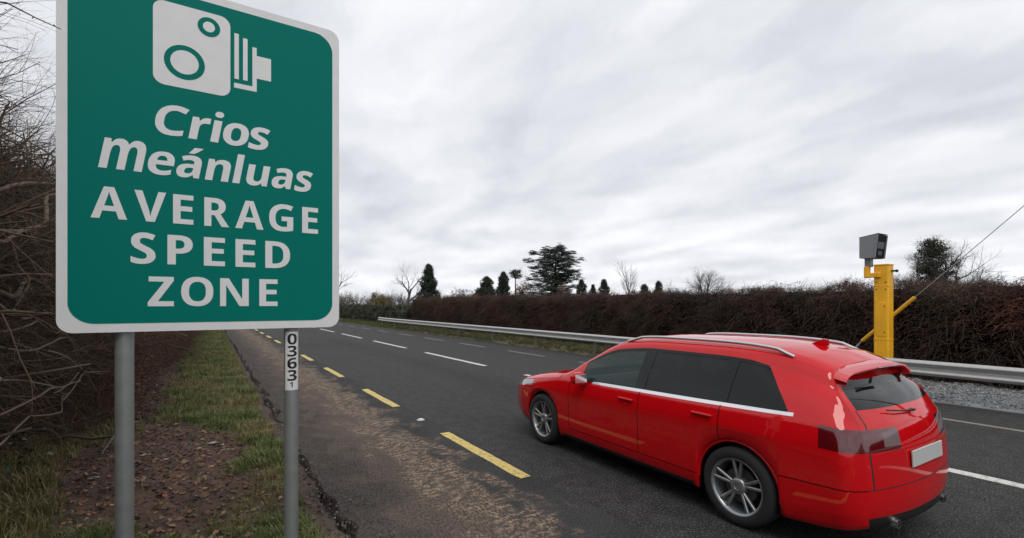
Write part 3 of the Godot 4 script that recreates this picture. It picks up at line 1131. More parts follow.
func tail_face(t: Node, g: PackedVector3Array, nk: int, at: int, ks: Array, red: Material, tint: Material, black: Material, dirn: float, edge_n: PackedVector3Array) -> void:
	var us := [-1.0, -0.96, -0.925, -0.905, -0.9, -0.83, -0.72, -0.6, -0.48, -0.36, -0.24, -0.12, 0.0, 0.12, 0.24, 0.36, 0.48, 0.6, 0.72, 0.83, 0.9, 0.905, 0.925, 0.96, 1.0]
	var nu := us.size()
	var p := PackedVector3Array()
	var bl := tail_bulge if dirn > 0 else nose_bulge
	for i in nk:
		var e := g[at + i]
		var bu := spline_k(bl, ks[i])
		for u in us:
			p.append(Vector3(e.x * -u, e.y, e.z + dirn * bu * (1.0 - pow(absf(u), 2.3))))
	var nrm := PackedVector3Array()
	for i in nk:
		for j in nu:
			var a := p[mini(i + 1, nk - 1) * nu + j] - p[maxi(i - 1, 0) * nu + j]
			var b := p[i * nu + mini(j + 1, nu - 1)] - p[i * nu + maxi(j - 1, 0)]
			var nn := a.cross(b)
			nn = nn.normalized() if nn.length() > 1e-9 else Vector3(0, 0, dirn)
			if nn.z * dirn < 0.0: nn = -nn
			if (j == 0 or j == nu - 1) and ks[i] > 2.0 and ks[i] < 11.5:
				nn = edge_n[i]
				if j == nu - 1: nn.x = -nn.x
			nrm.append(nn)
	var cells := {}
	for i in range(4, nk - 1):
		var k: float = (ks[i] + ks[i + 1]) / 2.0
		for j in nu - 1:
			var u: float = absf((us[j] + us[j + 1]) / 2.0)
			var c := ""
			if dirn > 0:
				c = "tailgate"
				if k > 8.6 and k < 10.6 and u < 0.9: c = "rear_window"
				elif k > 6.2 and k < 6.9 and u > 0.48 and u < 0.66: c = "reversing_light" if us[j] < 0.0 else "reversing_light "
				elif k > 6.0 and k < 7.4 and u > 0.48: c = "tail_light" if us[j] < 0.0 else "tail_light "
				elif k < 3.0 : c = "rear_diffuser"
				elif k < 4.5: c = "rear_bumper"
				elif k < 4.55: c = "panel_gap"
				elif k < 8.6 and u > 0.905 and u < 0.925: c = "panel_gap"
			else:
				c = "front_bumper"
				if k > 6.2 and k < 7.7 and u > 0.5: c = "headlight" if us[j] < 0.0 else "headlight "
				elif k > 6.0 and k < 7.0: c = "grille"
				elif k < 4.0 and u < 0.7: c = "lower_grille"
				elif k > 7.7: c = "bonnet_edge"
			if not cells.has(c): cells[c] = []
			cells[c].append(i * nu + j)
	for c in cells:
		var mb := MB.new()
		var ids := {}
		for a in cells[c]:
			for q in [a, a + 1, a + nu, a + nu + 1]:
				if not ids.has(q): ids[q] = mb.vert(p[q], nrm[q])
			if dirn > 0: mb.ix.append_array([ids[a], ids[a + nu], ids[a + 1], ids[a + 1], ids[a + nu], ids[a + nu + 1]])
			else: mb.ix.append_array([ids[a], ids[a + 1], ids[a + nu], ids[a + 1], ids[a + nu + 1], ids[a + nu]])
		var m: Material = red
		match c.strip_edges():
			"rear_window": m = tint
			"tail_light": m = lamp_red()
			"reversing_light": m = mat(Color(0.16, 0.12, 0.12), 0.1)
			"panel_gap", "rear_diffuser", "grille", "lower_grille": m = black
			"headlight": m = mat(Color(0.35, 0.36, 0.38), 0.1, 0.6)
		part(c.strip_edges(), mb, m, t)

func wheels(t: Node) -> void:
	var rubber := mat(Color(0.014, 0.014, 0.015), 0.85)
	var alloy := mat(Color(0.32, 0.33, 0.34), 0.32, 0.75)
	var iron := mat(Color(0.10, 0.095, 0.09), 0.5, 0.6)
	var dark := mat(Color(0.01, 0.01, 0.01), 0.8)
	for side in [-1.0, 1.0]:
		for ax in [AXLE_F, AXLE_R]:
			var w := Node3D.new()
			w.name = "wheel"
			t.add_child(w, true)
			w.position = Vector3(side * 0.765, HUB, ax - 2.33)
			w.basis = Basis(Vector3.BACK, -PI / 2 * side)  # the wheel's y axis points outwards
			var ty := MB.new()
			ty.lathe(Transform3D(), [Vector2(0.222, -0.10), Vector2(0.235, -0.108), Vector2(0.270, -0.112), Vector2(0.300, -0.102), Vector2(0.313, -0.085), Vector2(0.316, -0.03), Vector2(0.316, 0.03), Vector2(0.313, 0.085), Vector2(0.300, 0.102), Vector2(0.270, 0.112), Vector2(0.235, 0.108), Vector2(0.222, 0.10)], 48)
			part("tyre", ty, rubber, w)
			var rm := MB.new()
			rm.lathe(Transform3D(), [Vector2(0.205, -0.09), Vector2(0.205, 0.085), Vector2(0.214, 0.098), Vector2(0.226, 0.104), Vector2(0.230, 0.100), Vector2(0.224, 0.092), Vector2(0.224, -0.09)], 48)
			rm.lathe(Transform3D(), [Vector2(0.068, 0.02), Vector2(0.068, 0.068), Vector2(0.055, 0.082), Vector2(0.03, 0.086), Vector2(0.028, 0.080), Vector2(0.0, 0.080)], 24)
			for i in 5:
				for e in [-0.13, 0.13]:
					var a: float = TAU * i / 5.0 + e
					var a2: float = TAU * i / 5.0 + e * 1.35
					var p0 := Vector3(cos(a) * 0.055, 0.068, sin(a) * 0.055)
					var p1 := Vector3(cos(a2) * 0.212, 0.086, sin(a2) * 0.212)
					var x := (p1 - p0).normalized()
					var y := (Vector3.UP - x * x.y).normalized()
					rm.box(Transform3D(Basis(x, y, x.cross(y)), (p0 + p1) / 2.0 - y * 0.008), Vector3((p1 - p0).length(), 0.026, 0.024), 0.005)
			part("rim", rm, alloy, w)
			var bd := MB.new()
			bd.lathe(Transform3D(), [Vector2(0.0, 0.030), Vector2(0.14, 0.030), Vector2(0.14, 0.006), Vector2(0.0, 0.006)], 32, true)
			part("brake_disc", bd, iron, w)
			var bk := MB.new()
			bk.lathe(Transform3D(), [Vector2(0.0, -0.06), Vector2(0.204, -0.06)], 24, true)
			part("hub_backing", bk, dark, w)

func cabin(t: Node) -> void:
	var cloth := mat(Color(0.022, 0.022, 0.024), 0.9)
	var trim := mat(Color(0.015, 0.015, 0.016), 0.7)
	var fl := MB.new()
	fl.box(Transform3D(Basis(), Vector3(0, 0.36, 2.9 - 2.33)), Vector3(1.5, 0.04, 3.0), 0.01)
	part("cabin_floor", fl, trim, t)
	var da := MB.new()
	da.box(Transform3D(Basis(Vector3.RIGHT, -0.12), Vector3(0, 0.80, 1.55 - 2.33)), Vector3(1.44, 0.25, 0.42), 0.06)
	part("dashboard", da, trim, t)
	for sx in [-0.36, 0.36]:
		var b := MB.new()
		b.box(Transform3D(Basis(), Vector3(sx, 0.52, 2.35 - 2.33)), Vector3(0.50, 0.16, 0.50), 0.05)
		b.box(Transform3D(Basis(Vector3.RIGHT, 0.30), Vector3(sx, 0.83, 2.68 - 2.33)), Vector3(0.48, 0.62, 0.13), 0.05)
		b.box(Transform3D(Basis(Vector3.RIGHT, 0.2), Vector3(sx, 1.20, 2.78 - 2.33)), Vector3(0.26, 0.17, 0.09), 0.04)
		part("front_seat", b, cloth, t)
	var rb := MB.new()
	rb.box(Transform3D(Basis(), Vector3(0, 0.54, 3.10 - 2.33)), Vector3(1.25, 0.16, 0.48), 0.05)
	rb.box(Transform3D(Basis(Vector3.RIGHT, 0.35), Vector3(0, 0.84, 3.46 - 2.33)), Vector3(1.2, 0.58, 0.13), 0.05)
	for sx in [-0.4, 0.0, 0.4]:
		rb.box(Transform3D(Basis(Vector3.RIGHT, 0.2), Vector3(sx, 1.16, 3.57 - 2.33)), Vector3(0.25, 0.13, 0.08), 0.035)
	part("rear_bench", rb, cloth, t)
	var lc := MB.new()
	lc.box(Transform3D(Basis(), Vector3(0, 0.90, 3.9 - 2.33)), Vector3(1.25, 0.02, 0.60), 0.005)
	part("load_cover", lc, cloth, t)
	var wheel := MB.new()
	var pts := []
	var rad := []
	var tilt := Basis(Vector3.RIGHT, -1.15)
	for i in 25:
		var a := TAU * i / 24.0
		pts.append(Vector3(0.36, 0.92, 1.92 - 2.33) + tilt * Vector3(cos(a) * 0.18, 0, sin(a) * 0.18)); rad.append(0.014)
	wheel.tube(pts, rad, 8, false)
	part("steering_wheel", wheel, trim, t)

# ---------------------------------------------------------------- crash barrier, camera mast, stay wire, pole
func crash_barrier() -> void:
	var zinc := galvanised(Color(0.42, 0.42, 0.41), 0.42)
	var worn := galvanised(Color(0.17, 0.16, 0.145), 0.7)
	var t := thing("crash_barrier", "galvanised steel crash barrier along the far edge of the road", "crash barrier", W(12.62, -0.12, 0.0))
	# W profile: (out towards the road, height)
	var prof := [Vector2(0.0, 0.155), Vector2(-0.012, 0.150), Vector2(-0.082, 0.118), Vector2(-0.085, 0.075), Vector2(-0.03, 0.035), Vector2(-0.002, 0.012), Vector2(-0.002, -0.012), Vector2(-0.03, -0.035), Vector2(-0.085, -0.075), Vector2(-0.082, -0.118), Vector2(-0.012, -0.150), Vector2(0.0, -0.155)]
	var d := -14.0
	var i := 0
	while d < 43.0:
		var e := minf(d + 4.0, 43.2)
		var b := MB.new()
		var top := 0.62
		for q in [d, e + 0.12]:
			var y := top - 0.155
			if q > 38.0: y -= 0.0
			var off := 0.0
			if q > 35.0: off = (q - 35.0) * (q - 35.0) * 0.006
			for k in prof.size():
				var a: Vector2 = prof[maxi(k - 1, 0)]
				var c: Vector2 = prof[mini(k + 1, prof.size() - 1)]
				var nn := Vector3(-(a.y - c.y), (a.x - c.x), 0).normalized()
				b.vert(Vector3(prof[k].x + off - (0.004 if q != d else 0.0) - 0.0, y + prof[k].y + 0.12 - 0.0, -q), nn)
		for k in prof.size() - 1:
			var n0 := prof.size()
			b.ix.append_array([k, k + 1, n0 + k, k + 1, n0 + k + 1, n0 + k])
		part("beam", b, zinc, t)
		for pd in [d + 0.06]:
			var off := 0.0
			if pd > 35.0: off = (pd - 35.0) * (pd - 35.0) * 0.006
			var p := MB.new()
			p.box(Transform3D(Basis(), Vector3(off + 0.055, 0.16, -pd)), Vector3(0.09, 0.92, 0.05), 0.004)
			part("post", p, worn, t)
			var sp := MB.new()
			sp.box(Transform3D(Basis(), Vector3(off + 0.004, 0.585, -pd)), Vector3(0.012, 0.2, 0.07), 0.002)
			part("spacer", sp, zinc, t)
			if pd == d + 0.06:
				for by in [0.655, 0.515]:
					for bz in [0.03, 0.10]:
						var bo := MB.new()
						bo.lathe(Transform3D(Basis(Vector3.BACK, PI / 2), Vector3(off - 0.088, by, -pd + bz)), [Vector2(0.013, 0.0), Vector2(0.010, 0.008), Vector2(0.0, 0.010)], 8)
						part("bolt", bo, zinc, t)
		d += 4.0
		i += 1

func camera_mast() -> void:
	var yel := paint_coat(Color(0.84, 0.42, 0.012))
	var grey := mat(Color(0.20, 0.205, 0.22), 0.5)
	var black := mat(Color(0.008, 0.008, 0.009), 0.6)
	black.metallic_specular = 0.2
	var dark := mat(Color(0.01, 0.01, 0.012), 0.15)
	dark.metallic_specular = 0.3
	var t := thing("speed_camera_mast", "yellow square steel mast carrying a grey speed camera behind the crash barrier", "speed camera", W(13.25, 0.0, 4.82))
	var b := MB.new()
	b.box(Transform3D(Basis(), Vector3(0, 1.21, 0)), Vector3(0.29, 2.98, 0.29), 0.022)
	var m := part("mast", b, yel, t)
	var cap := MB.new()
	cap.box(Transform3D(Basis(), Vector3(0, 2.706, 0)), Vector3(0.305, 0.028, 0.305), 0.006)
	part("mast_cap", cap, yel, t)
	for y in [2.22, 0.98]:
		var c := MB.new()
		c.box(Transform3D(Basis(), Vector3(0, y, 0)), Vector3(0.298, 0.02, 0.298), 0.004)
		part("joint_band", c, yel, m)
	var door := MB.new()
	door.box(Transform3D(Basis(), Vector3(-0.147, 1.45, 0.01)), Vector3(0.012, 0.78, 0.20), 0.004)
	part("access_door", door, yel, m)
	for q in [[1.15, 0.07], [1.75, 0.07], [2.30, 0.09], [2.30, -0.09], [2.14, 0.09], [2.14, -0.09]]:
		var bo := MB.new()
		bo.lathe(Transform3D(Basis(Vector3.BACK, PI / 2), Vector3(-0.145 if q[0] > 2.0 else -0.153, q[0], q[1])), [Vector2(0.014, 0.0), Vector2(0.014, 0.008), Vector2(0.0, 0.010)], 6)
		part("bolt", bo, dark, m)
	for y in [1.9, 1.0, 0.55]:
		var hb := MB.new()
		hb.box(Transform3D(Basis(), Vector3(-0.152, y, -0.10)), Vector3(0.018, 0.07, 0.03), 0.005)
		part("hinge", hb, yel, m)
	# arm out to the side
	var arm := MB.new()
	arm.box(Transform3D(Basis(), Vector3(-0.165, 2.47, -0.13)), Vector3(0.10, 0.11, 0.26), 0.012)
	part("arm", arm, yel, t)
	var el := MB.new()
	el.box(Transform3D(Basis(), Vector3(-0.165, 2.545, -0.265)), Vector3(0.13, 0.27, 0.10), 0.015)
	part("arm_upright", el, yel, t)
	var br := MB.new()
	br.box(Transform3D(Basis(), Vector3(-0.13, 2.78, -0.245)), Vector3(0.14, 0.22, 0.13), 0.01)
	part("bracket", br, grey, t)
	# housing: a hooded box, its black lens face towards traffic behind us
	var h := MB.new()
	h.slab(Transform3D(Basis(Vector3.UP, -PI / 2), Vector3(0.21, 2.86, -0.2)), PackedVector2Array([Vector2(-0.17, 0.015), Vector2(0.10, 0.0), Vector2(0.16, 0.55), Vector2(-0.17, 0.50)]), 0.52)
	part("housing", h, grey, t)
	var fy := Vector3(0, 0.55, 0.06).normalized()
	var fb := Basis(Vector3.RIGHT, fy, Vector3.RIGHT.cross(fy))
	var fc := MB.new()
	fc.box(Transform3D(fb, Vector3(-0.05, 2.86 + 0.272, -0.2 + 0.140)), Vector3(0.50, 0.53, 0.03), 0.006)
	part("lens_panel", fc, black, t)
	for q in [[-0.05, 0.03, 0.36, 0.16], [-0.05, -0.15, 0.22, 0.10]]:
		var ln := MB.new()
		ln.box(Transform3D(fb, Vector3(q[0], 2.86 + 0.272 + q[1], -0.2 + 0.157 + q[1] * 0.109)), Vector3(q[2], q[3], 0.012), 0.004)
		part("lens", ln, dark, t)
	for q in [[-0.305, 0.272, 0.012, 0.54], [0.205, 0.272, 0.012, 0.54]]:
		var ck := MB.new()
		ck.box(Transform3D(fb, Vector3(q[0], 2.86 + 0.275, -0.2 + 0.158)), Vector3(q[2], q[3], 0.05), 0.003)
		part("cheek", ck, grey, t)
	var hood := MB.new()
	hood.box(Transform3D(Basis(Vector3.RIGHT, -0.15), Vector3(-0.05, 3.392, -0.185)), Vector3(0.53, 0.010, 0.40), 0.003)
	part("hood", hood, grey, t)
	var st := MB.new()
	st.tube([Vector3(0.02, 2.56, 0.14), Vector3(0.02, 2.56, 0.23)], [0.022, 0.022], 10)
	st.tube([Vector3(0.02, 2.56, 0.23), Vector3(0.02, 2.555, 0.27)], [0.034, 0.03], 10)
	part("side_socket", st, dark, t)

func paint_coat(lin: Color) -> StandardMaterial3D:
	var a := grain(0.01, 71, 256, 256, 4)
	var b := grain(0.1, 72, 256, 256, 3)
	var out := PackedByteArray()
	out.resize(256 * 256 * 3)
	for i in 256 * 256:
		var q := 0.82 + 0.22 * a[i] / 255.0 + 0.12 * b[i] / 255.0
		out[i * 3] = s8(lin.r * q); out[i * 3 + 1] = s8(lin.g * q); out[i * 3 + 2] = s8(lin.b * q)
	var m := StandardMaterial3D.new()
	m.albedo_texture = tex_of(out, 256, 256)
	m.uv1_triplanar = true
	m.uv1_scale = Vector3(0.9, 0.5, 0.9)
	m.roughness = 0.5
	return m

func stay_wire() -> void:
	var steel := mat(Color(0.30, 0.31, 0.32), 0.5, 0.3)
	var yel := paint_coat(Color(0.76, 0.38, 0.012))
	var top := W(14.0, 8.1, -1.32)
	var foot := W(14.0, -0.15, 6.56)
	var t := thing("stay_wire", "thin steel stay wire with a yellow tube guard slanting down behind the mast", "stay wire", foot)
	var b := MB.new()
	var pts := []
	var rad := []
	for i in 13:
		var p := foot.lerp(top, i / 12.0) - foot
		pts.append(p - Vector3(0, 0.10 * sin(PI * i / 12.0), 0)); rad.append(0.008)
	b.tube(pts, rad, 6)
	part("wire", b, steel, t)
	var g := MB.new()
	g.tube([foot.lerp(top, 0.128) - foot - Vector3(0, 0.04, 0), foot.lerp(top, 0.264) - foot - Vector3(0, 0.073, 0)], [0.042, 0.042], 14)
	part("guard_tube", g, yel, t)
	var rod := MB.new()
	rod.tube([Vector3(0, -0.2, 0.15), foot.lerp(top, 0.125) - foot - Vector3(0, 0.04, 0)], [0.022, 0.022], 8)
	part("anchor_rod", rod, steel, t)
	# the wooden pole that the wire holds up, beside the frame
	var wood := mat(Color(0.09, 0.065, 0.045), 0.9)
	var p := thing("utility_pole", "wooden utility pole in the hedge at the top of the stay wire", "utility pole", W(14.0, -0.15, -1.45))
	var pb := MB.new()
	pb.tube([Vector3(0, -0.5, 0), Vector3(0, 4.0, 0), Vector3(0, 8.8, 0)], [0.15, 0.13, 0.10], 14)
	part("pole", pb, wood, p)
	var cr := MB.new()
	cr.lathe(Transform3D(Basis(), Vector3(0, 8.8, 0)), [Vector2(0.03, 0.0), Vector2(0.05, 0.05), Vector2(0.03, 0.1), Vector2(0.05, 0.14), Vector2(0.0, 0.2)], 12)
	part("insulator", cr, mat(Color(0.1, 0.06, 0.04), 0.2), p)

func road_stud() -> void:
	var t := thing("road_stud", "small pale road stud set in the tarmac between two yellow dashes", "road stud", W(2.78, 0.0, 7.06))
	var b := MB.new()
	b.lathe(Transform3D(), [Vector2(0.062, 0.001), Vector2(0.055, 0.008), Vector2(0.04, 0.012), Vector2(0.0, 0.013)], 20)
	part("casing", b, mat(Color(0.42, 0.42, 0.42), 0.5, 0.2), t)
	var l := MB.new()
	l.box(Transform3D(Basis(), Vector3(0, 0.014, 0)), Vector3(0.07, 0.014, 0.04), 0.004)
	part("reflector", l, mat(Color(0.75, 0.75, 0.72), 0.2), t)

# ---------------------------------------------------------------- plants
# grows limbs from p along dir; levels below split go to lo, the rest to hi
func grow(lo: MB, hi: MB, p: Vector3, dir: Vector3, length: float, rad: float, level: int, split: int, depth: int, spread: float, up: float, kids: int, tips: Array) -> void:
	var pts := [p]
	var rads := [rad]
	var steps := 4 if level < 2 else 3
	var q := p
	var dd := dir
	for i in steps:
		dd = (dd + rdir() * 0.16 + Vector3(0, up * 0.12, 0)).normalized()
		q += dd * length / steps
		pts.append(q)
		rads.append(lerpf(rad, rad * 0.45, (i + 1.0) / steps))
	(lo if level <= split else hi).tube(pts, rads, 7 if level == 0 else (5 if level == 1 else 3), false)
	if level >= depth:
		tips.append(q)
		return
	var turn := rr(0, TAU)
	for i in kids:
		var f := lerpf(0.35 if level > 0 else 0.42, 1.0, (i + 0.5) / kids)
		var at := f * steps
		var k := mini(int(at), steps - 1)
		var o: Vector3 = pts[k].lerp(pts[k + 1], at - k)
		turn += 2.4 + rr(-0.4, 0.4)
		var ax := dd.cross(Vector3.UP if absf(dd.y) < 0.95 else Vector3.RIGHT).normalized()
		var out := (dd.rotated(ax, spread * rr(0.7, 1.25) * (1.15 - 0.4 * f))).rotated(dd, turn)
		grow(lo, hi, o, out, length * rr(0.52, 0.72), maxf(lerpf(rad, rad * 0.45, f) * 0.62, rad * 0.34), level + 1, split, depth, spread, up, kids, tips)

func bare_tree(called: String, label: String, at: Vector3, h: float, seed_: int, depth: int, spread: float, up: float, kids: int, bark: Color, lean := Vector3.ZERO, twig := 1.0, first := 0.45) -> Node3D:
	rng.seed = seed_
	var t := thing(called, label, "tree", at)
	var lo := MB.new()
	var hi := MB.new()
	lo.col = bark
	hi.col = bark * 1.1
	var tips := []
	grow(lo, hi, Vector3(0, -0.6, 0), (Vector3.UP + lean).normalized(), h * first, h * 0.030 * twig, 0, 1, depth, spread, up, kids, tips)
	var top := 0.1
	for q in hi.v: top = maxf(top, q.y)
	for b in [lo, hi]:
		for i in b.v.size(): b.v[i] *= h / top
	part("trunk", lo, vmat(0.9), t)
	part("crown", hi, vmat(0.9), t)
	return t

var tuft_mesh: ArrayMesh
var tuft_flat: ArrayMesh
var leaf_mesh: ArrayMesh
var ivy_mesh: ArrayMesh
var grass_meshes := []
var twig_meshes := []
var strand_meshes := []

func leaf_shape(b: MB, p: Vector3, dir: Vector3, side: Vector3, l: float, w: float) -> void:
	var nn := dir.cross(side).normalized()
	var m := p + dir * l * 0.5 - nn * w * 0.18
	b.tri(p, m + side * w * 0.5 + nn * w * 0.25, p + dir * l)
	b.tri(p, p + dir * l, m - side * w * 0.5 + nn * w * 0.25)

func plant_protos() -> void:
	rng.seed = 77
	var b := MB.new()
	for i in 46:
		var dir := rdir()
		var p := rdir() * rr(0.0, 0.5)
		leaf_shape(b, p, (dir + p).normalized(), rdir().cross(dir).normalized(), rr(0.16, 0.34), rr(0.07, 0.14))
	tuft_mesh = b.mesh(vmat(0.8))
	b = MB.new()
	for i in 60:
		var a := rr(0, TAU)
		var p := Vector3(cos(a), 0, sin(a)) * rr(0.05, 0.6) + Vector3(0, rr(-0.10, 0.10), 0)
		var dir := (p + rdir() * 0.5).normalized()
		dir.y = absf(dir.y) * 0.5 + 0.05
		leaf_shape(b, p, dir.normalized(), rdir().cross(dir).normalized(), rr(0.18, 0.36), rr(0.05, 0.10))
	tuft_flat = b.mesh(vmat(0.8))
	b = MB.new()
	leaf_shape(b, Vector3(0, 0.004, -0.5), Vector3(0, 0.12, 1).normalized(), Vector3.RIGHT, 1.0, 0.62)
	leaf_mesh = b.mesh(vmat(0.75))
	b = MB.new()
	for q in [[-0.9, 0.75], [-0.35, 0.95], [0.35, 0.95], [0.9, 0.75], [0.0, 1.1]]:
		var dir := Vector3(sin(q[0]), 0.1 * cos(q[0] * 3.0), cos(q[0]))
		leaf_shape(b, Vector3.ZERO, dir.normalized(), Vector3.UP.cross(dir).normalized(), q[1], 0.55)
	ivy_mesh = b.mesh(vmat(0.4))
	for v in 4:
		b = MB.new()
		for i in 22:
			var a := rr(0, TAU)
			var p := Vector3(cos(a), 0, sin(a)) * rr(0.0, 0.075)
			var out := (Vector3(cos(a), 0, sin(a)) * rr(0.1, 0.9) + rdir() * 0.35)
			var h := rr(0.05, 0.15)
			var w := rr(0.0022, 0.004)
			var sd := Vector3(-sin(a), 0, cos(a)) * w
			var p1 := p + Vector3(0, h * 0.6, 0) + out * h * 0.22
			var p2 := p + Vector3(0, h * rr(0.7, 1.0), 0) + out * h * rr(0.5, 1.0)
			b.col = Color(1, 1, 1) * rr(0.65, 1.25)
			if rng.randf() < 0.35: b.col = Color(2.3, 1.45, 1.5) * rr(0.7, 1.1)
			b.tri(p - sd, p1 - sd * 0.8, p + sd)
			b.tri(p + sd, p1 - sd * 0.8, p1 + sd * 0.8)
			b.tri(p1 - sd * 0.8, p2, p1 + sd * 0.8)
		grass_meshes.append(b.mesh(vmat(0.7)))
	# twiggy sprays for the near thicket
	for v in 4:
		b = MB.new()
		b.col = Color(1, 1, 1)
		var tips := []
		grow(b, b, Vector3.ZERO, Vector3(0, 0.3, 1).normalized(), 0.8, 0.014, 1, 9, 4, 0.8, 0.1, 3, tips)
		twig_meshes.append(b.mesh(vmat(0.85)))
	# drooping strands for the far hedge
	for v in 4:
		b = MB.new()
		for i in 26:
			var p := rdir() * rr(0.0, 0.35)
			var dir := (rdir() + Vector3(0, 0.35, 0.6)).normalized()
			var l := rr(0.25, 0.7)
			b.col = Color(1, 1, 1) * rr(0.5, 1.5)
			var pts := [p]
			for k in 3:
				dir = (dir + Vector3(0, -0.42, 0) + rdir() * 0.25).normalized()
				p += dir * l / 3.0
				pts.append(p)
			b.tube(pts, [0.006, 0.005, 0.004, 0.002], 3, false)
		for i in 34:
			var dir := rdir()
			b.col = Color(1.4, 0.9, 0.75) * rr(0.5, 1.3)
			leaf_shape(b, rdir() * rr(0.1, 0.42), dir, rdir().cross(dir).normalized(), rr(0.035, 0.07), rr(0.025, 0.045))
		strand_meshes.append(b.mesh(vmat(0.85)))

func turned(o: Vector3, size: float, b := Basis()) -> Transform3D:
	return Transform3D((Basis(rdir(), rr(0, TAU)) if b == Basis() else b).scaled(Vector3.ONE * size), o)

func verge_plants() -> void:
	# grass
	rng.seed = 101
	var xf := [[], [], [], []]
	var cl := [[], [], [], []]
	for i in 21000:
		var d := 3.0 + 37.0 * pow(rng.randf(), 1.9)
		var r := rr(-2.3, 0.83)
		var b := bareness(r, d)
		if rng.randf() < b * 0.9 + 0.08: continue
		var edge := noise_b.get_noise_2d(5.0, d * 5.0) * 0.1
		if r > 0.71 + edge: continue
		var k := rng.randi() % 4
		var q := noise_a.get_noise_2d(r * 2.5, d * 2.5 + 70.0)
		var sz := rr(0.6, 1.2) * (1.0 + 0.25 * q) * (1.0 + d * 0.012)
		if r < -1.05: sz *= 1.5
		sz *= 1.0 - 0.45 * b
		xf[k].append(Transform3D(Basis(Vector3.UP, rr(0, TAU)).scaled(Vector3(sz, sz * 0.9, sz)), W(r, verge_height(r, d) - 0.01, d)))
		var c := Color(0.105, 0.138, 0.034).lerp(Color(0.20, 0.165, 0.068), clampf(0.45 - q * 1.6 + (0.6 if r < -1.05 else 0.0), 0.0, 1.0))
		cl[k].append(c * rr(0.8, 1.2))
	for k in 4:
		var o := scatter("verge_grass", grass_meshes[k], xf[k], cl[k], self)
		o.set_meta("kind", "stuff")
		o.set_meta("label", "short green and straw coloured grass on the verge beside the sign posts")
		o.set_meta("category", "grass")
	# grass and weeds along the far side
	rng.seed = 103
	var fx := []
	var fc := []
	for i in 6500:
		var d := rr(7.0, 60.0)
		var r := rr(12.45, 14.6)
		var q := noise_a.get_noise_2d(r * 1.5, d * 1.5)
		if d < 38.0 and rng.randf() > 0.62 + q: continue
		if d < 9.0 and rng.randf() < 0.7: continue
		var sz := rr(0.8, 1.7)
		fx.append(Transform3D(Basis(Vector3.UP, rr(0, TAU)).scaled(Vector3(sz, sz, sz)), W(r, far_height(r, d) - 0.01, d)))
		fc.append(Color(0.075, 0.10, 0.025).lerp(Color(0.09, 0.06, 0.03), clampf(0.5 - q * 1.5 - (0.6 if d > 40.0 else 0.0), 0.0, 1.0)) * rr(0.8, 1.2))
	var fo := scatter("far_verge_grass", grass_meshes[1], fx, fc, self)
	fo.set_meta("kind", "stuff")
	fo.set_meta("label", "patchy grass growing under the crash barrier across the road")
	fo.set_meta("category", "grass")
	# rubble under the barrier
	rng.seed = 104
	var sb := MB.new()
	var corners := []
	for q in [Vector3(1, 0, 0), Vector3(-1, 0, 0), Vector3(0, 1, 0), Vector3(0, -1, 0), Vector3(0, 0, 1), Vector3(0, 0, -1)]: corners.append(q * rr(0.6, 1.0) + rdir() * 0.2)
	for a in [0, 1]:
		for c in [2, 3]:
			for e in [4, 5]: sb.poly([corners[a], corners[c], corners[e]], Vector3.ZERO)
	var stone := sb.mesh(vmat(0.9))
	var gx := []
	var gc := []
	for i in 9000:
		var d := rr(-4.0, 9.0)
		var r := rr(12.55, 14.6)
		if rng.randf() < smoothstep(6.8, 9.0, d + noise_a.get_noise_2d(r * 2.0, d * 2.0)): continue
		var sz := rr(0.012, 0.034)
		gx.append(turned(W(r, far_height(r, d) + sz * 0.4, d), sz))
		gc.append(Color(0.20, 0.205, 0.21) * rr(0.45, 1.7))
	var go := scatter("gravel", stone, gx, gc, self)
	go.set_meta("kind", "stuff")
	go.set_meta("label", "grey broken stone spread under the barrier around the yellow mast")
	go.set_meta("category", "gravel")
	# fallen leaves, crumbs of earth and bits of pale litter
	rng.seed = 105
	var lx := []
	var lc := []
	var hues := [Color(0.13, 0.048, 0.025), Color(0.09, 0.042, 0.025), Color(0.16, 0.075, 0.038), Color(0.06, 0.032, 0.022), Color(0.20, 0.12, 0.065)]
	for i in 22000:
		var d := 2.8 + 18.0 * pow(rng.randf(), 1.6)
		var r := rr(-3.0, 0.95)
		var b := bareness(r, d)
		if rng.randf() > b * 0.95 + 0.10: continue
		if r > 0.8 and rng.randf() < 0.7: continue
		var sz := 0.014 + 0.062 * pow(rng.randf(), 1.8)
		var tilt := Basis(Vector3.UP, rr(0, TAU)) * Basis(Vector3.RIGHT, rr(-0.5, 0.5)) * Basis(Vector3.BACK, rr(-0.7, 0.7))
		lx.append(Transform3D(tilt.scaled(Vector3(sz, sz, sz)), W(r, verge_height(r, d) + rr(0.004, 0.022), d)))
		lc.append(hues[rng.randi() % 5] * rr(0.6, 1.3))
	var lo := scatter("leaf_litter", leaf_mesh, lx, lc, self)
	lo.set_meta("kind", "stuff")
	lo.set_meta("label", "brown fallen leaves lying on bare earth under the road sign")
	lo.set_meta("category", "leaves")
	var tx := []
	var tc := []
	for i in 90:
		var d := 3.6 + 7.0 * pow(rng.randf(), 1.3)
		var r := rr(-2.0, 0.5)
		var sz := rr(0.18, 0.5)
		tx.append(Transform3D((Basis(Vector3.UP, rr(0, TAU)) * Basis(Vector3.RIGHT, 0.28) * Basis.from_scale(Vector3(1, 0.18, 1))).scaled(Vector3(sz, sz, sz)), W(r, verge_height(r, d) + 0.02, d)))
		tc.append(Color(0.11, 0.078, 0.055) * rr(0.6, 1.5))
	var to := scatter("fallen_twigs", twig_meshes[1], tx, tc, self)
	to.set_meta("kind", "stuff")
	to.set_meta("label", "thin fallen twigs scattered over the bare earth below the hedge")
	to.set_meta("category", "twigs")
	var cx := []
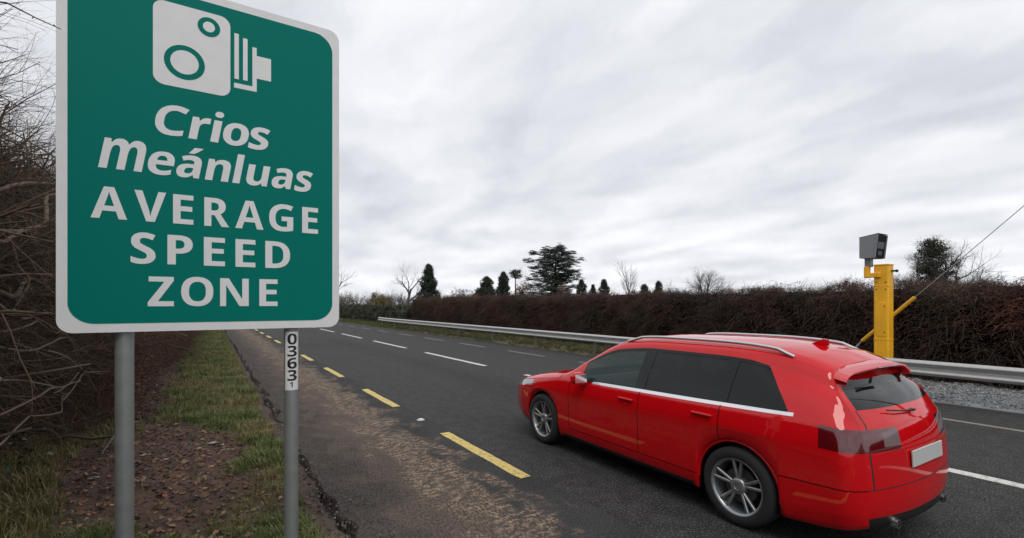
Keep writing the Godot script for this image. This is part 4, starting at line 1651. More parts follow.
	var cc := []
	for i in 15000:
		var d := 3.0 + 9.0 * pow(rng.randf(), 1.3)
		var r := rr(-2.2, 1.5)
		if r < 0.75 and rng.randf() > bareness(r, d) + 0.08: continue
		if r > 0.97 and rng.randf() < 0.72 + (r - 0.97) * 0.5: continue
		var sz := 0.004 + (0.022 if r < 0.97 else 0.012) * pow(rng.randf(), 3.0)
		var y := verge_height(r, d) if r < 0.88 else 0.0
		cx.append(turned(W(r, y + sz * 0.3, d), sz))
		cc.append((Color(0.075, 0.052, 0.040) if r < 0.85 else Color(0.10, 0.082, 0.07)) * rr(0.7, 1.4) if rng.randf() < 0.85 else Color(0.16, 0.145, 0.13) * rr(0.6, 1.2))
	var co := scatter("earth_crumbs", stone, cx, cc, self)
	co.set_meta("kind", "stuff")
	co.set_meta("label", "crumbs of earth and grit strewn along the verge edge")
	co.set_meta("category", "earth")
	# a few pale stones that can be told apart
	rng.seed = 106
	var sm := stone.duplicate()
	for q in [[0.05, 7.1, 0.05], [0.14, 7.0, 0.03], [-0.42, 6.5, 0.04], [-0.62, 6.7, 0.035], [-0.25, 6.35, 0.028], [-0.95, 6.1, 0.04], [0.2, 6.75, 0.026], [-0.1, 6.9, 0.03], [-0.75, 5.9, 0.03]]:
		var o := put("pale_stone", sm, self)
		o.transform = Transform3D(Basis(Vector3.UP, rr(0, TAU)).scaled(Vector3(q[2] * 1.3, q[2] * 0.5, q[2])), W(q[0], verge_height(q[0], q[1]) + q[2] * 0.25, q[1]))
		var mm := mat(Color(0.27, 0.24, 0.21) * rr(0.75, 1.2), 0.9)
		o.material_override = mm
		o.set_meta("label", "pale stone lying on the bare brown earth behind the sign posts")
		o.set_meta("category", "stone")
		o.set_meta("group", "pale stones on the bare earth")

# thicket to the left of the road
func thicket() -> void:
	var t := thing("thicket_hedge", "tall tangled bare hedge of brown branches along the left verge", "hedge", W(-2.6, 0.2, 8.0))
	var o := t.position
	rng.seed = 201
	var xf := [[], [], [], []]
	var cl := [[], [], [], []]
	for i in 8600:
		var d := 0.8 + 42.0 * pow(rng.randf(), 1.8)
		var face := -1.2 + 0.45 * noise_a.get_noise_2d(d * 0.9, 4.0) + 0.55 * smoothstep(8.0, 18.0, d)
		var y := rr(0.25, 3.55)
		if y < 1.3: face -= 0.45 * smoothstep(1.3, 0.2, y) * smoothstep(12.0, 6.0, d)
		var r := face - 0.55 - absf(rng.randfn()) * 0.75
		if y > 2.7: r -= 0.3
		if d < 4.4: r -= 0.45
		var dir := Vector3(rr(0.0, 1.0), rr(-0.5, 0.55) + (0.25 if y > 2.6 else 0.0), rr(-1.0, 1.0)).normalized()
		var sd := dir.cross(Vector3.UP).normalized()
		var bs := Basis(sd, dir.cross(sd) * -1.0, dir) * Basis(Vector3.BACK, rr(0, TAU))
		var k := rng.randi() % 4
		var sz := rr(0.55, 1.15)
		xf[k].append(Transform3D(bs.scaled(Vector3(sz, sz, sz)), W(r, y + 0.15, d) - o))
		var c := Color(0.085, 0.054, 0.036).lerp(Color(0.11, 0.078, 0.048), rng.randf())
		if d > 9.0 and rng.randf() < 0.6: c = Color(0.095, 0.046, 0.036)
		cl[k].append(c * rr(0.55, 1.25))
	# low outer twigs further along, where the hedge reaches down to the bank
	for i in 1900:
		var d := 8.0 + 22.0 * pow(rng.randf(), 1.4)
		var y := 0.05 + 1.5 * pow(rng.randf(), 1.2)
		var r := -1.0 - absf(rng.randfn()) * 0.35 + 0.35 * smoothstep(10.0, 18.0, d) + 0.25 * noise_a.get_noise_2d(d * 0.9, 4.0) + 0.15 * y
		var dir := Vector3(rr(-0.2, 0.7), rr(-0.25, 0.6), rr(-1.0, 1.0)).normalized()
		var sd := dir.cross(Vector3.UP).normalized()
		var bs := Basis(sd, dir.cross(sd) * -1.0, dir) * Basis(Vector3.BACK, rr(0, TAU))
		var sz := rr(0.3, 0.6)
		var k := rng.randi() % 4
		xf[k].append(Transform3D(bs.scaled(Vector3(sz, sz, sz)), W(r - 0.3, y + 0.08, d) - o))
		cl[k].append(Color(0.10, 0.052, 0.038) * rr(0.55, 1.3))
	for k in 4:
		scatter("twigs", twig_meshes[k], xf[k], cl[k], t).set_meta("kind", "stuff")
	# main stems and long bowed boughs
	rng.seed = 203
	var bark := vmat(0.9)
	for i in 120:
		var b := MB.new()
		var d := 2.2 + 20.0 * pow(rng.randf(), 1.6)
		var p := W(rr(-3.3, -1.75), rr(0.1, 2.4), d)
		var dir := Vector3(rr(0.3, 1.0), rr(-0.15, 0.7), rr(-1.0, 0.6)).normalized()
		var l := rr(1.1, 2.4)
		var rad := rr(0.008, 0.022)
		if i < 22: rad = rr(0.022, 0.036)
		var pts := []
		var rads := []
		for k in 9:
			if p.x > -0.95 and p.z > -9.0: dir.x = minf(dir.x, -0.05)
			pts.append(p - o)
			rads.append(lerpf(rad, rad * 0.35, k / 8.0))
			dir = (dir + rdir() * 0.30 + Vector3(0, -0.07, 0)).normalized()
			p += dir * l / 8.0
		b.col = Color(0.105, 0.08, 0.058).lerp(Color(0.15, 0.115, 0.08), rng.randf()) * rr(0.6, 1.1)
		b.tube(pts, rads, 7, true)
		part("bough", b, bark, t)
	# boughs that lie out on the near face: lists of (d, y)
	rng.seed = 204
	for q in [
		[-1.30, 0.026, [[4.5, 2.36], [5.0, 2.32], [5.6, 2.45], [6.3, 2.85], [6.7, 3.0]]],
		[-1.35, 0.022, [[4.6, 2.42], [5.0, 2.56], [5.7, 2.80], [6.6, 3.02]]],
		[-1.25, 0.018, [[4.4, 2.22], [4.8, 2.24], [5.3, 2.38], [5.9, 2.36]]],
		[-1.28, 0.020, [[5.4, 2.5], [5.55, 2.22], [5.6, 2.0], [5.5, 1.78]]],
		[-1.22, 0.016, [[4.4, 1.80], [4.9, 1.76], [5.6, 1.68], [6.6, 1.74]]],
		[-1.40, 0.024, [[4.9, 2.0], [5.5, 1.86], [6.2, 2.05], [7.4, 1.9]]],
		[-1.20, 0.010, [[4.3, 1.30], [4.9, 1.24], [5.6, 1.08], [6.4, 1.02], [7.4, 0.86]]],
		[-1.15, 0.009, [[4.4, 1.05], [5.2, 1.12], [6.0, 0.98], [7.0, 1.06], [8.2, 0.9]]],
		[-1.25, 0.011, [[4.6, 1.52], [5.4, 1.42], [6.4, 1.46], [7.6, 1.22]]],
		[-1.18, 0.008, [[4.4, 0.84], [5.2, 0.92], [6.0, 0.80], [6.8, 0.86]]],
		[-1.10, 0.008, [[5.6, 1.40], [6.4, 1.12], [7.2, 0.82], [7.8, 0.52]]],
		[-1.12, 0.007, [[6.0, 0.9], [7.2, 1.0], [8.6, 0.88], [10.2, 1.0]]],
		[-1.20, 0.009, [[4.5, 1.62], [5.3, 1.66], [6.2, 1.52], [7.0, 1.6]]]]:
		var b := MB.new()
		var cv := Curve3D.new()
		for p in q[2]: cv.add_point(W(q[0] + rr(-0.12, 0.1), p[1], p[0]) - o, Vector3(rr(-0.05, 0.05), rr(-0.06, 0.06), 0.16), Vector3(rr(-0.05, 0.05), rr(-0.06, 0.06), -0.16))
		var pts := []
		var rads := []
		for k in 19:
			pts.append(cv.sample_baked(cv.get_baked_length() * k / 18.0) + rdir() * float(q[1]) * 0.35)
			rads.append(lerpf(q[1], q[1] * 0.45, k / 18.0))
		b.col = Color(0.16, 0.115, 0.078) * rr(0.65, 1.05)
		b.tube(pts, rads, 8, true)
		part("bough", b, bark, t)
	for i in 26:
		var b := MB.new()
		var d := 1.5 + i * 0.75 + rr(-0.3, 0.3)
		var p := W(rr(-3.4, -2.1), 0.05, d)
		var dir := Vector3(rr(-0.2, 0.5), 1.0, rr(-0.4, 0.4)).normalized()
		var pts := []
		var rads := []
		for k in 8:
			pts.append(p - o); rads.append(lerpf(rr(0.04, 0.06), 0.015, k / 7.0))
			dir = (dir + rdir() * 0.28).normalized()
			dir.y = maxf(dir.y, 0.25)
			p += dir * 0.42
		b.col = Color(0.075, 0.06, 0.045)
		b.tube(pts, rads, 8, true)
		part("stem", b, bark, t)
	# dead leaves that still hang, rusty further along
	rng.seed = 205
	var lx := []
	var lc := []
	for i in 16000:
		var d := 1.5 + 34.0 * pow(rng.randf(), 1.3)
		var y := rr(0.2, 3.2)
		var far := smoothstep(8.0, 14.0, d)
		if rng.randf() > 0.4 + 0.6 * far: continue
		var r := -1.15 + 0.35 * noise_a.get_noise_2d(d * 0.9, 4.0) - absf(rng.randfn()) * (0.85 - 0.45 * far) + 0.35 * far
		if d < 9.0: r -= 0.5
		var sz := rr(0.03, 0.065)
		lx.append(turned(W(r, y, d) - o, sz))
		lc.append(Color(0.16, 0.055, 0.03).lerp(Color(0.11, 0.055, 0.034), rng.randf()) * rr(0.6, 1.4))
	for i in 6500:
		var d := 8.5 + 20.0 * pow(rng.randf(), 1.4)
		var y := 0.08 + 1.6 * rng.randf()
		var r := -1.0 - absf(rng.randfn()) * 0.3 + 0.4 * smoothstep(10.0, 18.0, d) + 0.25 * noise_a.get_noise_2d(d * 0.9, 4.0) + 0.12 * y
		lx.append(turned(W(r, y + 0.05, d) - o, rr(0.03, 0.06)))
		lc.append(Color(0.19, 0.06, 0.032).lerp(Color(0.12, 0.055, 0.034), rng.randf()) * rr(0.6, 1.4))
	scatter("dead_leaves", leaf_mesh, lx, lc, t).set_meta("kind", "stuff")
	# earthy dark heart of the hedge: dense brush too deep to tell apart
	rng.seed = 207
	var bx := [[], []]
	var bc := [[], []]
	for i in 7500:
		var d := rr(-1.0, 45.0) if i % 3 == 0 else rr(-1.0, 16.0)
		var r := rr(-4.6, -1.9)
		var y := rr(0.1, 3.2 + (-1.9 - r) * 0.55)
		bx[i % 2].append(turned(W(r, y, d) - o, rr(0.7, 1.3)))
		bc[i % 2].append(Color(0.095, 0.064, 0.043) * rr(0.7, 1.25))
	for k in 2:
		scatter("inner_brush", strand_meshes[k], bx[k], bc[k], t).set_meta("kind", "stuff")
	# ivy at the foot
	var iv := thing("ivy_patch", "dark green ivy at the foot of the tangled hedge", "ivy", W(-2.1, 0.15, 7.0))
	rng.seed = 209
	var ix_ := []
	var ic := []
	for i in 1500:
		var d := 5.0 + 5.5 * rng.randf()
		var r := -1.75 - 0.14 * (d - 5.0) + rng.randfn() * 0.22
		var y := verge_height(r, d) + absf(rng.randfn()) * 0.28
		ix_.append(turned(W(r, y, d) - iv.position, rr(0.025, 0.05)))
		ic.append(Color(0.018, 0.036, 0.016) * rr(0.6, 1.8))
	scatter("leaves", ivy_mesh, ix_, ic, iv).set_meta("kind", "stuff")
	# the fine twig that reaches out in front of the sign's edge
	var tw := thing("bramble_shoot", "thin brown shoot reaching across the top left corner of the sign", "branch", W(-1.6, 2.9, 3.6))
	var tb := MB.new()
	tb.col = Color(0.06, 0.042, 0.032)
	var base := tw.position
	tb.tube([W(-1.7, 2.75, 3.9) - base, W(-1.25, 3.14, 3.6) - base, W(-0.98, 3.285, 3.38) - base, W(-0.83, 3.262, 3.28) - base, W(-0.72, 3.205, 3.24) - base, W(-0.62, 3.16, 3.20) - base], [0.006, 0.005, 0.0045, 0.004, 0.003, 0.002], 5)
	tb.tube([W(-1.15, 3.19, 3.5) - base, W(-1.02, 3.12, 3.42) - base, W(-0.9, 2.99, 3.4) - base], [0.004, 0.003, 0.002], 4)
	part("shoot", tb, vmat(0.9), tw)
	var nb := MB.new()
	nb.col = Color(0.06, 0.042, 0.032)
	for i in 8:
		var p := (W(-0.98, 3.285, 3.38) - base).lerp(W(-0.64, 3.17, 3.21) - base, i / 7.0)
		leaf_shape(nb, p, (rdir() + Vector3(0, 0.6, 0)).normalized(), rdir(), 0.014, 0.007)
	part("buds", nb, vmat(0.9), tw)

# long brown hedge across the road
func far_hedge() -> void:
	var t := thing("brown_hedge", "long dark brown twiggy hedge behind the crash barrier", "hedge", W(15.4, -0.2, 14.0))
	var o := t.position
	var core := MB.new()
	var prof := [Vector2(-0.62, 0.0), Vector2(-0.70, 0.5), Vector2(-0.72, 1.0), Vector2(-0.70, 1.6), Vector2(-0.62, 2.0), Vector2(-0.4, 2.2), Vector2(0.0, 2.26), Vector2(0.5, 2.2), Vector2(0.8, 1.9), Vector2(0.9, 1.0), Vector2(0.9, 0.0)]
	var ds := []
	var d := -16.0
	while d <= 39.0: ds.append(d); d += 0.25
	for dd in ds:
		for q in prof:
			var nn := noise_a.get_noise_3d(dd * 1.2, q.y * 1.2, q.x) * 0.30
			core.col = Color(0.080, 0.046, 0.035) * (1.0 + 0.6 * noise_b.get_noise_2d(dd * 9.0, q.y * 9.0))
			core.vert(W(15.45 + q.x * (1.0 + nn * 0.5), -0.2 + q.y * (1.05 + nn * 0.16), dd) - o, Vector3(q.x, 0.2, 0).normalized())
	for j in ds.size() - 1:
		for i in prof.size() - 1:
			var a := j * prof.size() + i
			core.ix.append_array([a, a + 1, a + prof.size(), a + 1, a + prof.size() + 1, a + prof.size()])
	part("inner_growth", core, vmat(0.95), t)
	rng.seed = 301
	var xf := [[], [], [], []]
	var cl := [[], [], [], []]
	for i in 9000:
		var dd := -14.0 + 53.0 * rng.randf()
		var top := rng.randf() < 0.26
		var y := rr(0.0, 2.35)
		var bulge := 0.22 * noise_a.get_noise_2d(dd * 1.3, y * 1.3)
		var r := 14.72 - bulge + rr(0.0, 0.3)
		if top:
			y = 2.36 + 0.34 * noise_a.get_noise_2d(dd * 0.8, 8.0) + 0.16 * noise_b.get_noise_2d(dd * 8.0, 2.0) + rr(-0.14, 0.08)
			r = rr(14.8, 16.2)
		var k := rng.randi() % 4
		var bs := Basis(Vector3.UP, -PI / 2 + rr(-1.0, 1.0)) * Basis(Vector3.RIGHT, rr(-0.5, 0.5))
		var sz := rr(0.55, 1.05) * (0.55 if top else 1.0)
		if top: bs = Basis(Vector3.UP, rr(0, TAU)) * Basis(Vector3.RIGHT, rr(0.3, 0.9))
		xf[k].append(Transform3D(bs.scaled(Vector3(sz, sz, sz)), W(r, -0.2 + y, dd) - o))
		var q := noise_a.get_noise_2d(dd * 0.5 + 30.0, y)
		var c := Color(0.070, 0.042, 0.033).lerp(Color(0.098, 0.050, 0.036), clampf(0.5 + q * 2.0, 0.0, 1.0))
		var leafy := noise_a.get_noise_2d(dd * 0.7 + 90.0, y * 1.2)
		if leafy > 0.18: c = c.lerp(Color(0.060, 0.058, 0.030), clampf((leafy - 0.18) * 3.0, 0.0, 0.45))
		var rust := exp(-pow((dd - 2.6) / 0.8, 2.0) - pow((y - 1.9) / 0.45, 2.0))
		c = c.lerp(Color(0.15, 0.042, 0.028), rust * 0.8)
		cl[k].append(c * rr(0.5, 1.45))
	for k in 4:
		scatter("twigs", strand_meshes[k], xf[k], cl[k], t).set_meta("kind", "stuff")
	# a trimmed green hedge carries on beyond it
	var g := thing("green_hedge", "low dark green trimmed hedge beyond the end of the crash barrier", "hedge", W(14.6, -0.2, 62.0))
	o = g.position
	rng.seed = 303
	var gx := []
	var gc := []
	for i in 2600:
		var dd := rr(39.5, 88.0)
		var y := rr(0.1, 1.75)
		gx.append(turned(W(14.2 + rr(0.0, 1.0) + (0.0 if rng.randf() < 0.7 else 0.5), -0.2 + y, dd) - o, rr(0.5, 0.8)))
		gc.append(Color(0.038, 0.04, 0.022) * rr(0.5, 1.3))
	scatter("foliage", tuft_mesh, gx, gc, g).set_meta("kind", "stuff")
	var gb := MB.new()
	gb.col = Color(0.038, 0.04, 0.022)
	gb.box(Transform3D(Basis(), W(14.75, 0.55, 64.0) - o), Vector3(0.8, 1.5, 48.0), 0.2)
	part("inner_growth", gb, vmat(0.95), g)

func conifer(label: String, at: Vector3, h: float, w: float, sd: int, c: Color, round_ := 0.6, group := "") -> void:
	var t := thing("conifer_tree", label, "tree", at, 0.0, group)
	rng.seed = sd
	var tr := MB.new()
	tr.col = Color(0.05, 0.038, 0.03)
	tr.tube([Vector3(0, -0.6, 0), Vector3(0, h * 0.5, 0), Vector3(0, h * 0.95, 0)], [h * 0.022, h * 0.015, 0.02], 8)
	part("trunk", tr, vmat(0.9), t)
	var xf := []
	var cl := []
	w *= 1.45
	var n := int(300 + h * w * 16.0)
	for i in n:
		var f := 1.0 - sqrt(rng.randf())
		f = lerpf(0.03, 1.0, pow(rng.randf(), 1.25))
		var rad := w * 0.5 * pow(1.0 - f, round_) * (1.0 + 0.22 * sin(f * 23.0 + sd))
		var a := rr(0, TAU)
		var q := sqrt(rng.randf())
		var p := Vector3(cos(a) * rad * q, f * h, sin(a) * rad * q)
		var sz := rr(0.7, 1.2) * clampf(h * 0.095, 0.5, 1.0)
		xf.append(Transform3D((Basis(rdir(), rr(0, TAU)) * Basis.from_scale(Vector3(0.8, 1.2, 0.8))).scaled(Vector3.ONE * sz), p))
		cl.append(c * rr(0.55, 1.35))
	scatter("crown", tuft_mesh, xf, cl, t).set_meta("kind", "stuff")

func cedar(label: String, at: Vector3, h: float, w: float, sd: int, c: Color, tiers: int, low: float) -> void:
	var t := thing("cedar_tree", label, "tree", at)
	rng.seed = sd
	var tr := MB.new()
	tr.col = Color(0.055, 0.045, 0.038)
	tr.tube([Vector3(0, -0.6, 0), Vector3(0.1, h * 0.3, 0), Vector3(-0.1, h * 0.6, 0.1), Vector3(0, h * 0.95, 0)], [h * 0.03, h * 0.024, h * 0.015, 0.04], 9)
	var xf := []
	var cl := []
	for i in tiers:
		var f := lerpf(low, 0.97, (i + 0.5) / tiers)
		var reach: float = w * 0.5 * sqrt(maxf(0.04, 1.0 - pow((f - 0.56) / (0.45 if f > 0.56 else 0.62), 2.0))) * rr(0.45, 1.1)
		var a := i * 2.4 + rr(-0.4, 0.4)
		var out := Vector3(cos(a), 0, sin(a))
		var p0 := Vector3(0, f * h - reach * 0.22, 0)
		var p1 := p0 + out * reach * 0.5 + Vector3(0, reach * 0.16, 0)
		var p2 := p0 + out * reach + Vector3(0, reach * 0.22 + rr(-0.3, 0.3), 0)
		tr.tube([p0, p1, p2], [h * 0.008, h * 0.005, 0.02], 5, false)
		for j in int(12 + reach * 7.5):
			var g := rr(0.18, 1.03)
			var p := p0.lerp(p2, g) + Vector3(-out.z, 0, out.x) * rng.randfn() * reach * 0.20 * (1.2 - 0.5 * g) + Vector3(0, reach * 0.1 * sin(g * PI) + rng.randfn() * 0.28, 0)
			var sz := rr(0.7, 1.3) * h * 0.055
			xf.append(Transform3D((Basis(Vector3.UP, rr(0, TAU)) * Basis(Vector3.RIGHT, rr(-0.25, 0.25))).scaled(Vector3(sz, sz * 0.75, sz)), p))
			cl.append(c * rr(0.55, 1.35))
	part("trunk", tr, vmat(0.9), t)
	scatter("crown", tuft_flat, xf, cl, t).set_meta("kind", "stuff")

func bush(called: String, label: String, at: Vector3, h: float, w: float, sd: int, c: Color, twig := false) -> void:
	var t := thing(called, label, "bush", at)
	rng.seed = sd
	var tr := MB.new()
	tr.col = Color(0.055, 0.042, 0.034)
	for i in 7:
		var a := TAU * i / 7.0
		tr.tube([Vector3(cos(a) * 0.1, -0.4, sin(a) * 0.1), Vector3(cos(a) * w * 0.2, h * 0.5, sin(a) * w * 0.2), Vector3(cos(a) * w * 0.36, h * 0.85, sin(a) * w * 0.36)], [0.05, 0.035, 0.012], 5, false)
	part("stems", tr, vmat(0.9), t)
	var xf := []
	var cl := []
	for i in int(130 + 30 * w):
		var p := rdir() * pow(rng.randf(), 0.4)
		p = Vector3(p.x * w * 0.5, h * 0.55 + p.y * h * 0.45, p.z * w * 0.5)
		xf.append(turned(p, rr(0.5, 1.0) * clampf(h * 0.16, 0.35, 0.9)))
		cl.append(c * rr(0.5, 1.4))
	scatter("crown", strand_meshes[sd % 4] if twig else tuft_mesh, xf, cl, t).set_meta("kind", "stuff")

func background() -> void:
	var dk := Color(0.020, 0.030, 0.016)
	conifer("tall dark cypress standing alone beyond the end of the brown hedge", W(36.74, -0.3, 89.15), 9.75, 3.9, 401, dk, 0.62)
	conifer("broad dark conifer standing beside the house chimney", W(48.89, -0.3, 87.4), 7.7, 4.1, 402, dk, 0.45)
	conifer("dark pointed conifer in front of the flat topped pine", W(56.4, -0.3, 93.0), 9.2, 3.3, 403, dk, 0.5)
	var grp := "small conifers over the hedge right of the cedar"
	conifer("small dark conifer right beside the big cedar", W(62.34, -0.3, 72.99), 6.85, 2.7, 404, dk, 0.5, grp)
	conifer("smallest dark conifer between two taller ones behind the hedge", W(64.27, -0.3, 71.78), 5.85, 1.8, 405, dk, 0.5, grp)
	conifer("small dark conifer between the smallest one and the thin birch", W(66.11, -0.3, 70.61), 6.85, 2.5, 406, dk, 0.5, grp)
	conifer("low bushy conifer just right of the thin birch", W(72.89, -0.3, 66.34), 5.9, 2.3, 407, dk * 1.1, 0.4, grp)
	conifer("dark conifer between the thin birch and the round bare tree", W(75.23, -0.3, 64.86), 6.5, 2.2, 408, dk, 0.45, grp)
	cedar("large spreading dark green cedar rising above the hedge", W(64.09, -0.3, 83.71), 15.1, 14.2, 411, Color(0.020, 0.030, 0.019), 54, 0.22)
	cedar("flat topped pine with a bare trunk left of the cedar", W(67.5, -0.3, 105.2), 11.2, 7.0, 412, Color(0.03, 0.042, 0.024), 10, 0.80)
	bush("rusty_beech", "rusty orange brown beech left of the cedar trunk", W(56.97, -0.3, 86.0), 6.9, 4.2, 421, Color(0.13, 0.045, 0.022))
	bush("pink_brown_shrub", "pinkish brown leafy shrub at the foot of the cedar", W(56.13, -0.3, 71.0), 6.3, 3.9, 422, Color(0.10, 0.05, 0.038), true)
	bush("yellow_shrub", "yellowish shrub above the trimmed green hedge", W(22.4, -0.3, 74.56), 4.0, 3.2, 423, Color(0.16, 0.105, 0.02))
	bush("dark_shrub", "dark low shrub behind the far right end of the brown hedge", W(31.6, -0.3, 6.0), 3.25, 4.2, 424, Color(0.04, 0.028, 0.022), true)
	var bk := Color(0.075, 0.062, 0.055)
	for q in [
		["low brown scrub just right of the tall dark cypress", 40.6, 84.0, 5.4, 4.6, 425, Color(0.075, 0.055, 0.042)],
		["thin grey brown scrub between the cypress and the house", 44.6, 86.5, 5.2, 5.4, 426, Color(0.07, 0.055, 0.045)],
		["brown twiggy scrub between the thin birch and the small bare tree", 67.0, 62.5, 5.0, 5.0, 427, Color(0.07, 0.05, 0.04)],
		["olive brown scrub below the round bare tree", 62.0, 48.6, 4.6, 5.6, 428, Color(0.06, 0.055, 0.035)],
		["low dark scrub between the round bare tree and the mast", 52.0, 30.0, 3.9, 5.0, 429, Color(0.06, 0.045, 0.034)],
		["dark scrub at the foot of the ivy covered tree", 38.5, 13.4, 3.9, 4.4, 430, Color(0.055, 0.045, 0.032)]]:
		bush("scrub_bush", q[0], W(q[1], -0.3, q[2]), q[3], q[4], q[5], q[6], true)
	bare_tree("bare_tree", "bare spreading tree left of the tall dark cypress", W(37.98, -0.3, 106.1), 12.6, 431, 5, 0.62, 0.35, 4, bk * 1.1, Vector3.ZERO, 1.0, 0.42)
	bare_tree("bare_tree", "bare tree half hidden behind the right edge of the road sign", W(26.0, -0.3, 126.0), 13.0, 432, 4, 0.6, 0.35, 4, bk * 1.3, Vector3.ZERO, 1.0, 0.45)
	bare_tree("birch_tree", "thin bare trunked tree growing against the left of the cedar", W(54.06, -0.3, 78.22), 10.3, 433, 4, 0.5, 0.4, 3, Color(0.16, 0.14, 0.12), Vector3.ZERO, 0.8, 0.55)
	bare_tree("birch_tree", "slender leaning bare birch standing alone above the hedge", W(58.84, -0.3, 57.46), 10.2, 434, 4, 0.36, 0.5, 5, Color(0.10, 0.09, 0.08), Vector3(0.10, 0, -0.08), 0.75, 0.52)
	bare_tree("bare_tree", "small bare tree just left of the round bare tree", W(73.25, -0.3, 60.19), 7.0, 435, 4, 0.75, 0.3, 3, bk, Vector3.ZERO, 1.0, 0.4)
	bare_tree("bare_tree", "rounded bare tree with a dense twiggy crown above the hedge", W(65.07, -0.3, 47.62), 8.2, 436, 5, 0.62, 0.3, 5, bk, Vector3.ZERO, 0.9, 0.30)
	bare_tree("bare_tree", "small bare tree beside the ivy covered tree", W(40.3, -0.3, 9.9), 5.1, 437, 5, 0.75, 0.15, 5, bk * 0.7, Vector3.ZERO, 0.9, 0.38)
	var iv := bare_tree("ivy_clad_tree", "ivy covered tree with bare outer twigs near the yellow mast", W(40.79, -0.3, 12.1), 6.9, 438, 5, 0.72, 0.35, 4, bk * 0.7, Vector3.ZERO, 1.2, 0.42)
	rng.seed = 439
	var xf := []
	var cl := []
	for i in 330:
		var f := rng.randf()
		var p := rdir() * pow(rng.randf(), 0.6)
		var wd := 0.35 + 0.85 * sin(PI * clampf(f * 0.85 + 0.1, 0.0, 1.0))
		p = Vector3(p.x * wd, 1.6 + f * 4.7 + p.y * 0.4, p.z * wd)
		xf.append(turned(p, rr(0.3, 0.62)))
		cl.append(Color(0.032, 0.036, 0.018) * rr(0.6, 1.4))
	var sx_ := []
	var sc_ := []
	for i in 150:
		var p := rdir() * pow(rng.randf(), 0.5)
		var nar := 1.0 - 0.45 * maxf(p.y, 0.0)
		sx_.append(turned(Vector3(p.x * 1.6 * nar, 4.2 + p.y * 2.6, p.z * 1.6 * nar), rr(0.7, 1.2)))
		sc_.append(bk * rr(0.6, 1.0))
	scatter("outer_twigs", strand_meshes[2], sx_, sc_, iv).set_meta("kind", "stuff")
	scatter("ivy", tuft_mesh, xf, cl, iv).set_meta("kind", "stuff")
	# a far wood: one mass
	rng.seed = 451
	var protos := []
	for v in 3:
		var b := MB.new()
		b.col = Color(1, 1, 1)
		grow(b, b, Vector3(0, -0.5, 0), Vector3.UP, 4.6, 0.22, 0, 9, 4, 0.65, 0.35, 4, [])
		protos.append(b.mesh(vmat(0.9)))
	var wx := [[], [], []]
	var wc := [[], [], []]
	for i in 330:
		var d := rr(150.0, 230.0)
		var r := rr(25.0, 190.0)
		var k := i % 3
		var sz := rr(0.55, 0.95)
		wx[k].append(Transform3D(Basis(Vector3.UP, rr(0, TAU)).scaled(Vector3(sz * 1.2, sz, sz * 1.2)), W(r, -0.4, d)))
		wc[k].append(bk.lerp(bk * 1.25, rng.randf()))
	for k in 3:
		var o := scatter("distant_wood", protos[k], wx[k], wc[k], self)
		o.set_meta("kind", "stuff")
		o.set_meta("label", "distant grey brown bare wood along the horizon")
		o.set_meta("category", "wood")
	var bx := []
	var bc := []
	for i in 700:
		bx.append(turned(W(rr(24.0, 190.0), rr(0.0, 3.6), rr(140.0, 165.0)), rr(2.0, 3.4)))
		bc.append(Color(0.07, 0.058, 0.045).lerp(Color(0.05, 0.055, 0.034), rng.randf()) * rr(0.7, 1.3))
	var bo := scatter("distant_scrub", strand_meshes[0], bx, bc, self)
	bo.set_meta("kind", "stuff")
	bo.set_meta("label", "distant brown scrub and field hedges below the far wood")
	bo.set_meta("category", "scrub")
	house()

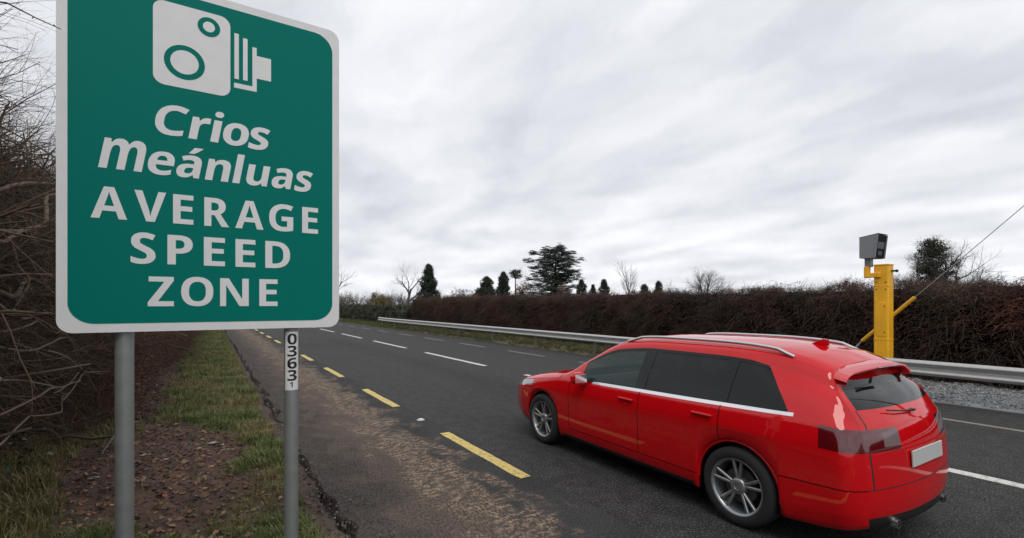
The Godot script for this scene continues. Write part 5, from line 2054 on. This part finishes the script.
func house() -> void:
	var t := thing("brick_house", "small brick house with slate roof and chimney between the cypress and the conifers", "house", W(63.4, -0.9, 113.3), 0.75)
	var brick := mat(Color(0.20, 0.085, 0.06), 0.9)
	var slate := mat(Color(0.06, 0.06, 0.068), 0.7)
	var white := mat(Color(0.62, 0.61, 0.58), 0.7)
	var b := MB.new()
	b.slab(Transform3D(Basis(Vector3.UP, PI / 2), Vector3(-4.5, 0, 0)), PackedVector2Array([Vector2(-3.2, -0.3), Vector2(3.2, -0.3), Vector2(3.2, 4.4), Vector2(0, 6.9), Vector2(-3.2, 4.4)]), 9.0)
	part("wall", b, brick, t)
	var roof := MB.new()
	for s in [-1.0, 1.0]:
		roof.box(Transform3D(Basis(Vector3.RIGHT, s * 0.663), Vector3(0, 5.72, s * 1.68)), Vector3(9.5, 0.14, 4.35), 0.02)
	var ro := part("roof", roof, slate, t)
	for x in [-3.6, 3.6]:
		var c := MB.new()
		c.box(Transform3D(Basis(), Vector3(x, 7.15, 0)), Vector3(0.9, 1.5, 0.6), 0.03)
		var co := part("chimney", c, brick, ro)
		var p := MB.new()
		for q in [-0.22, 0.22]:
			p.lathe(Transform3D(Basis(), Vector3(x + q, 7.9, 0)), [Vector2(0.13, 0.0), Vector2(0.11, 0.4), Vector2(0.09, 0.4), Vector2(0.09, 0.0)], 10)
		part("chimney_pots", p, mat(Color(0.25, 0.11, 0.07), 0.8), ro)
	for e in [-1.0, 1.0]:
		for s in [-1.0, 1.0]:
			var v := MB.new()
			v.box(Transform3D(Basis(Vector3.RIGHT, s * 0.663), Vector3(e * 4.78, 5.66, s * 1.68)), Vector3(0.05, 0.26, 4.35), 0.01)
			part("bargeboard", v, white, ro)
	for x in [-2.8, 0.0, 2.8]:
		for y in [1.3, 3.4]:
			for s in [-1.0, 1.0]:
				if x == 0.0 and y < 2.0: continue
				var f := MB.new()
				f.box(Transform3D(Basis(), Vector3(x, y, s * 3.21)), Vector3(1.1, 1.3, 0.1), 0.01)
				var fo := part("window", f, white, t)
				for px in [-0.25, 0.25]:
					var g := MB.new()
					g.box(Transform3D(Basis(), Vector3(x + px, y, s * 3.255)), Vector3(0.42, 1.1, 0.03), 0.004)
					part("pane", g, mat(Color(0.03, 0.035, 0.04), 0.08), fo)
	for s in [-1.0, 1.0]:
		var dr := MB.new()
		dr.box(Transform3D(Basis(), Vector3(0, 0.8, s * 3.21)), Vector3(0.95, 2.1, 0.1), 0.02)
		part("door", dr, mat(Color(0.05, 0.08, 0.06), 0.6), t)

func _ready() -> void:
	rng.seed = 4711
	noise_a.seed = 5; noise_a.frequency = 0.35; noise_a.fractal_octaves = 3
	noise_b.seed = 9; noise_b.frequency = 0.12; noise_b.fractal_octaves = 3
	light_and_camera()
	ground_and_road()
	road_sign()
	plant_protos()
	crash_barrier()
	camera_mast()
	stay_wire()
	road_stud()
	estate_car()
	thicket()
	far_hedge()
	background()
	verge_plants()
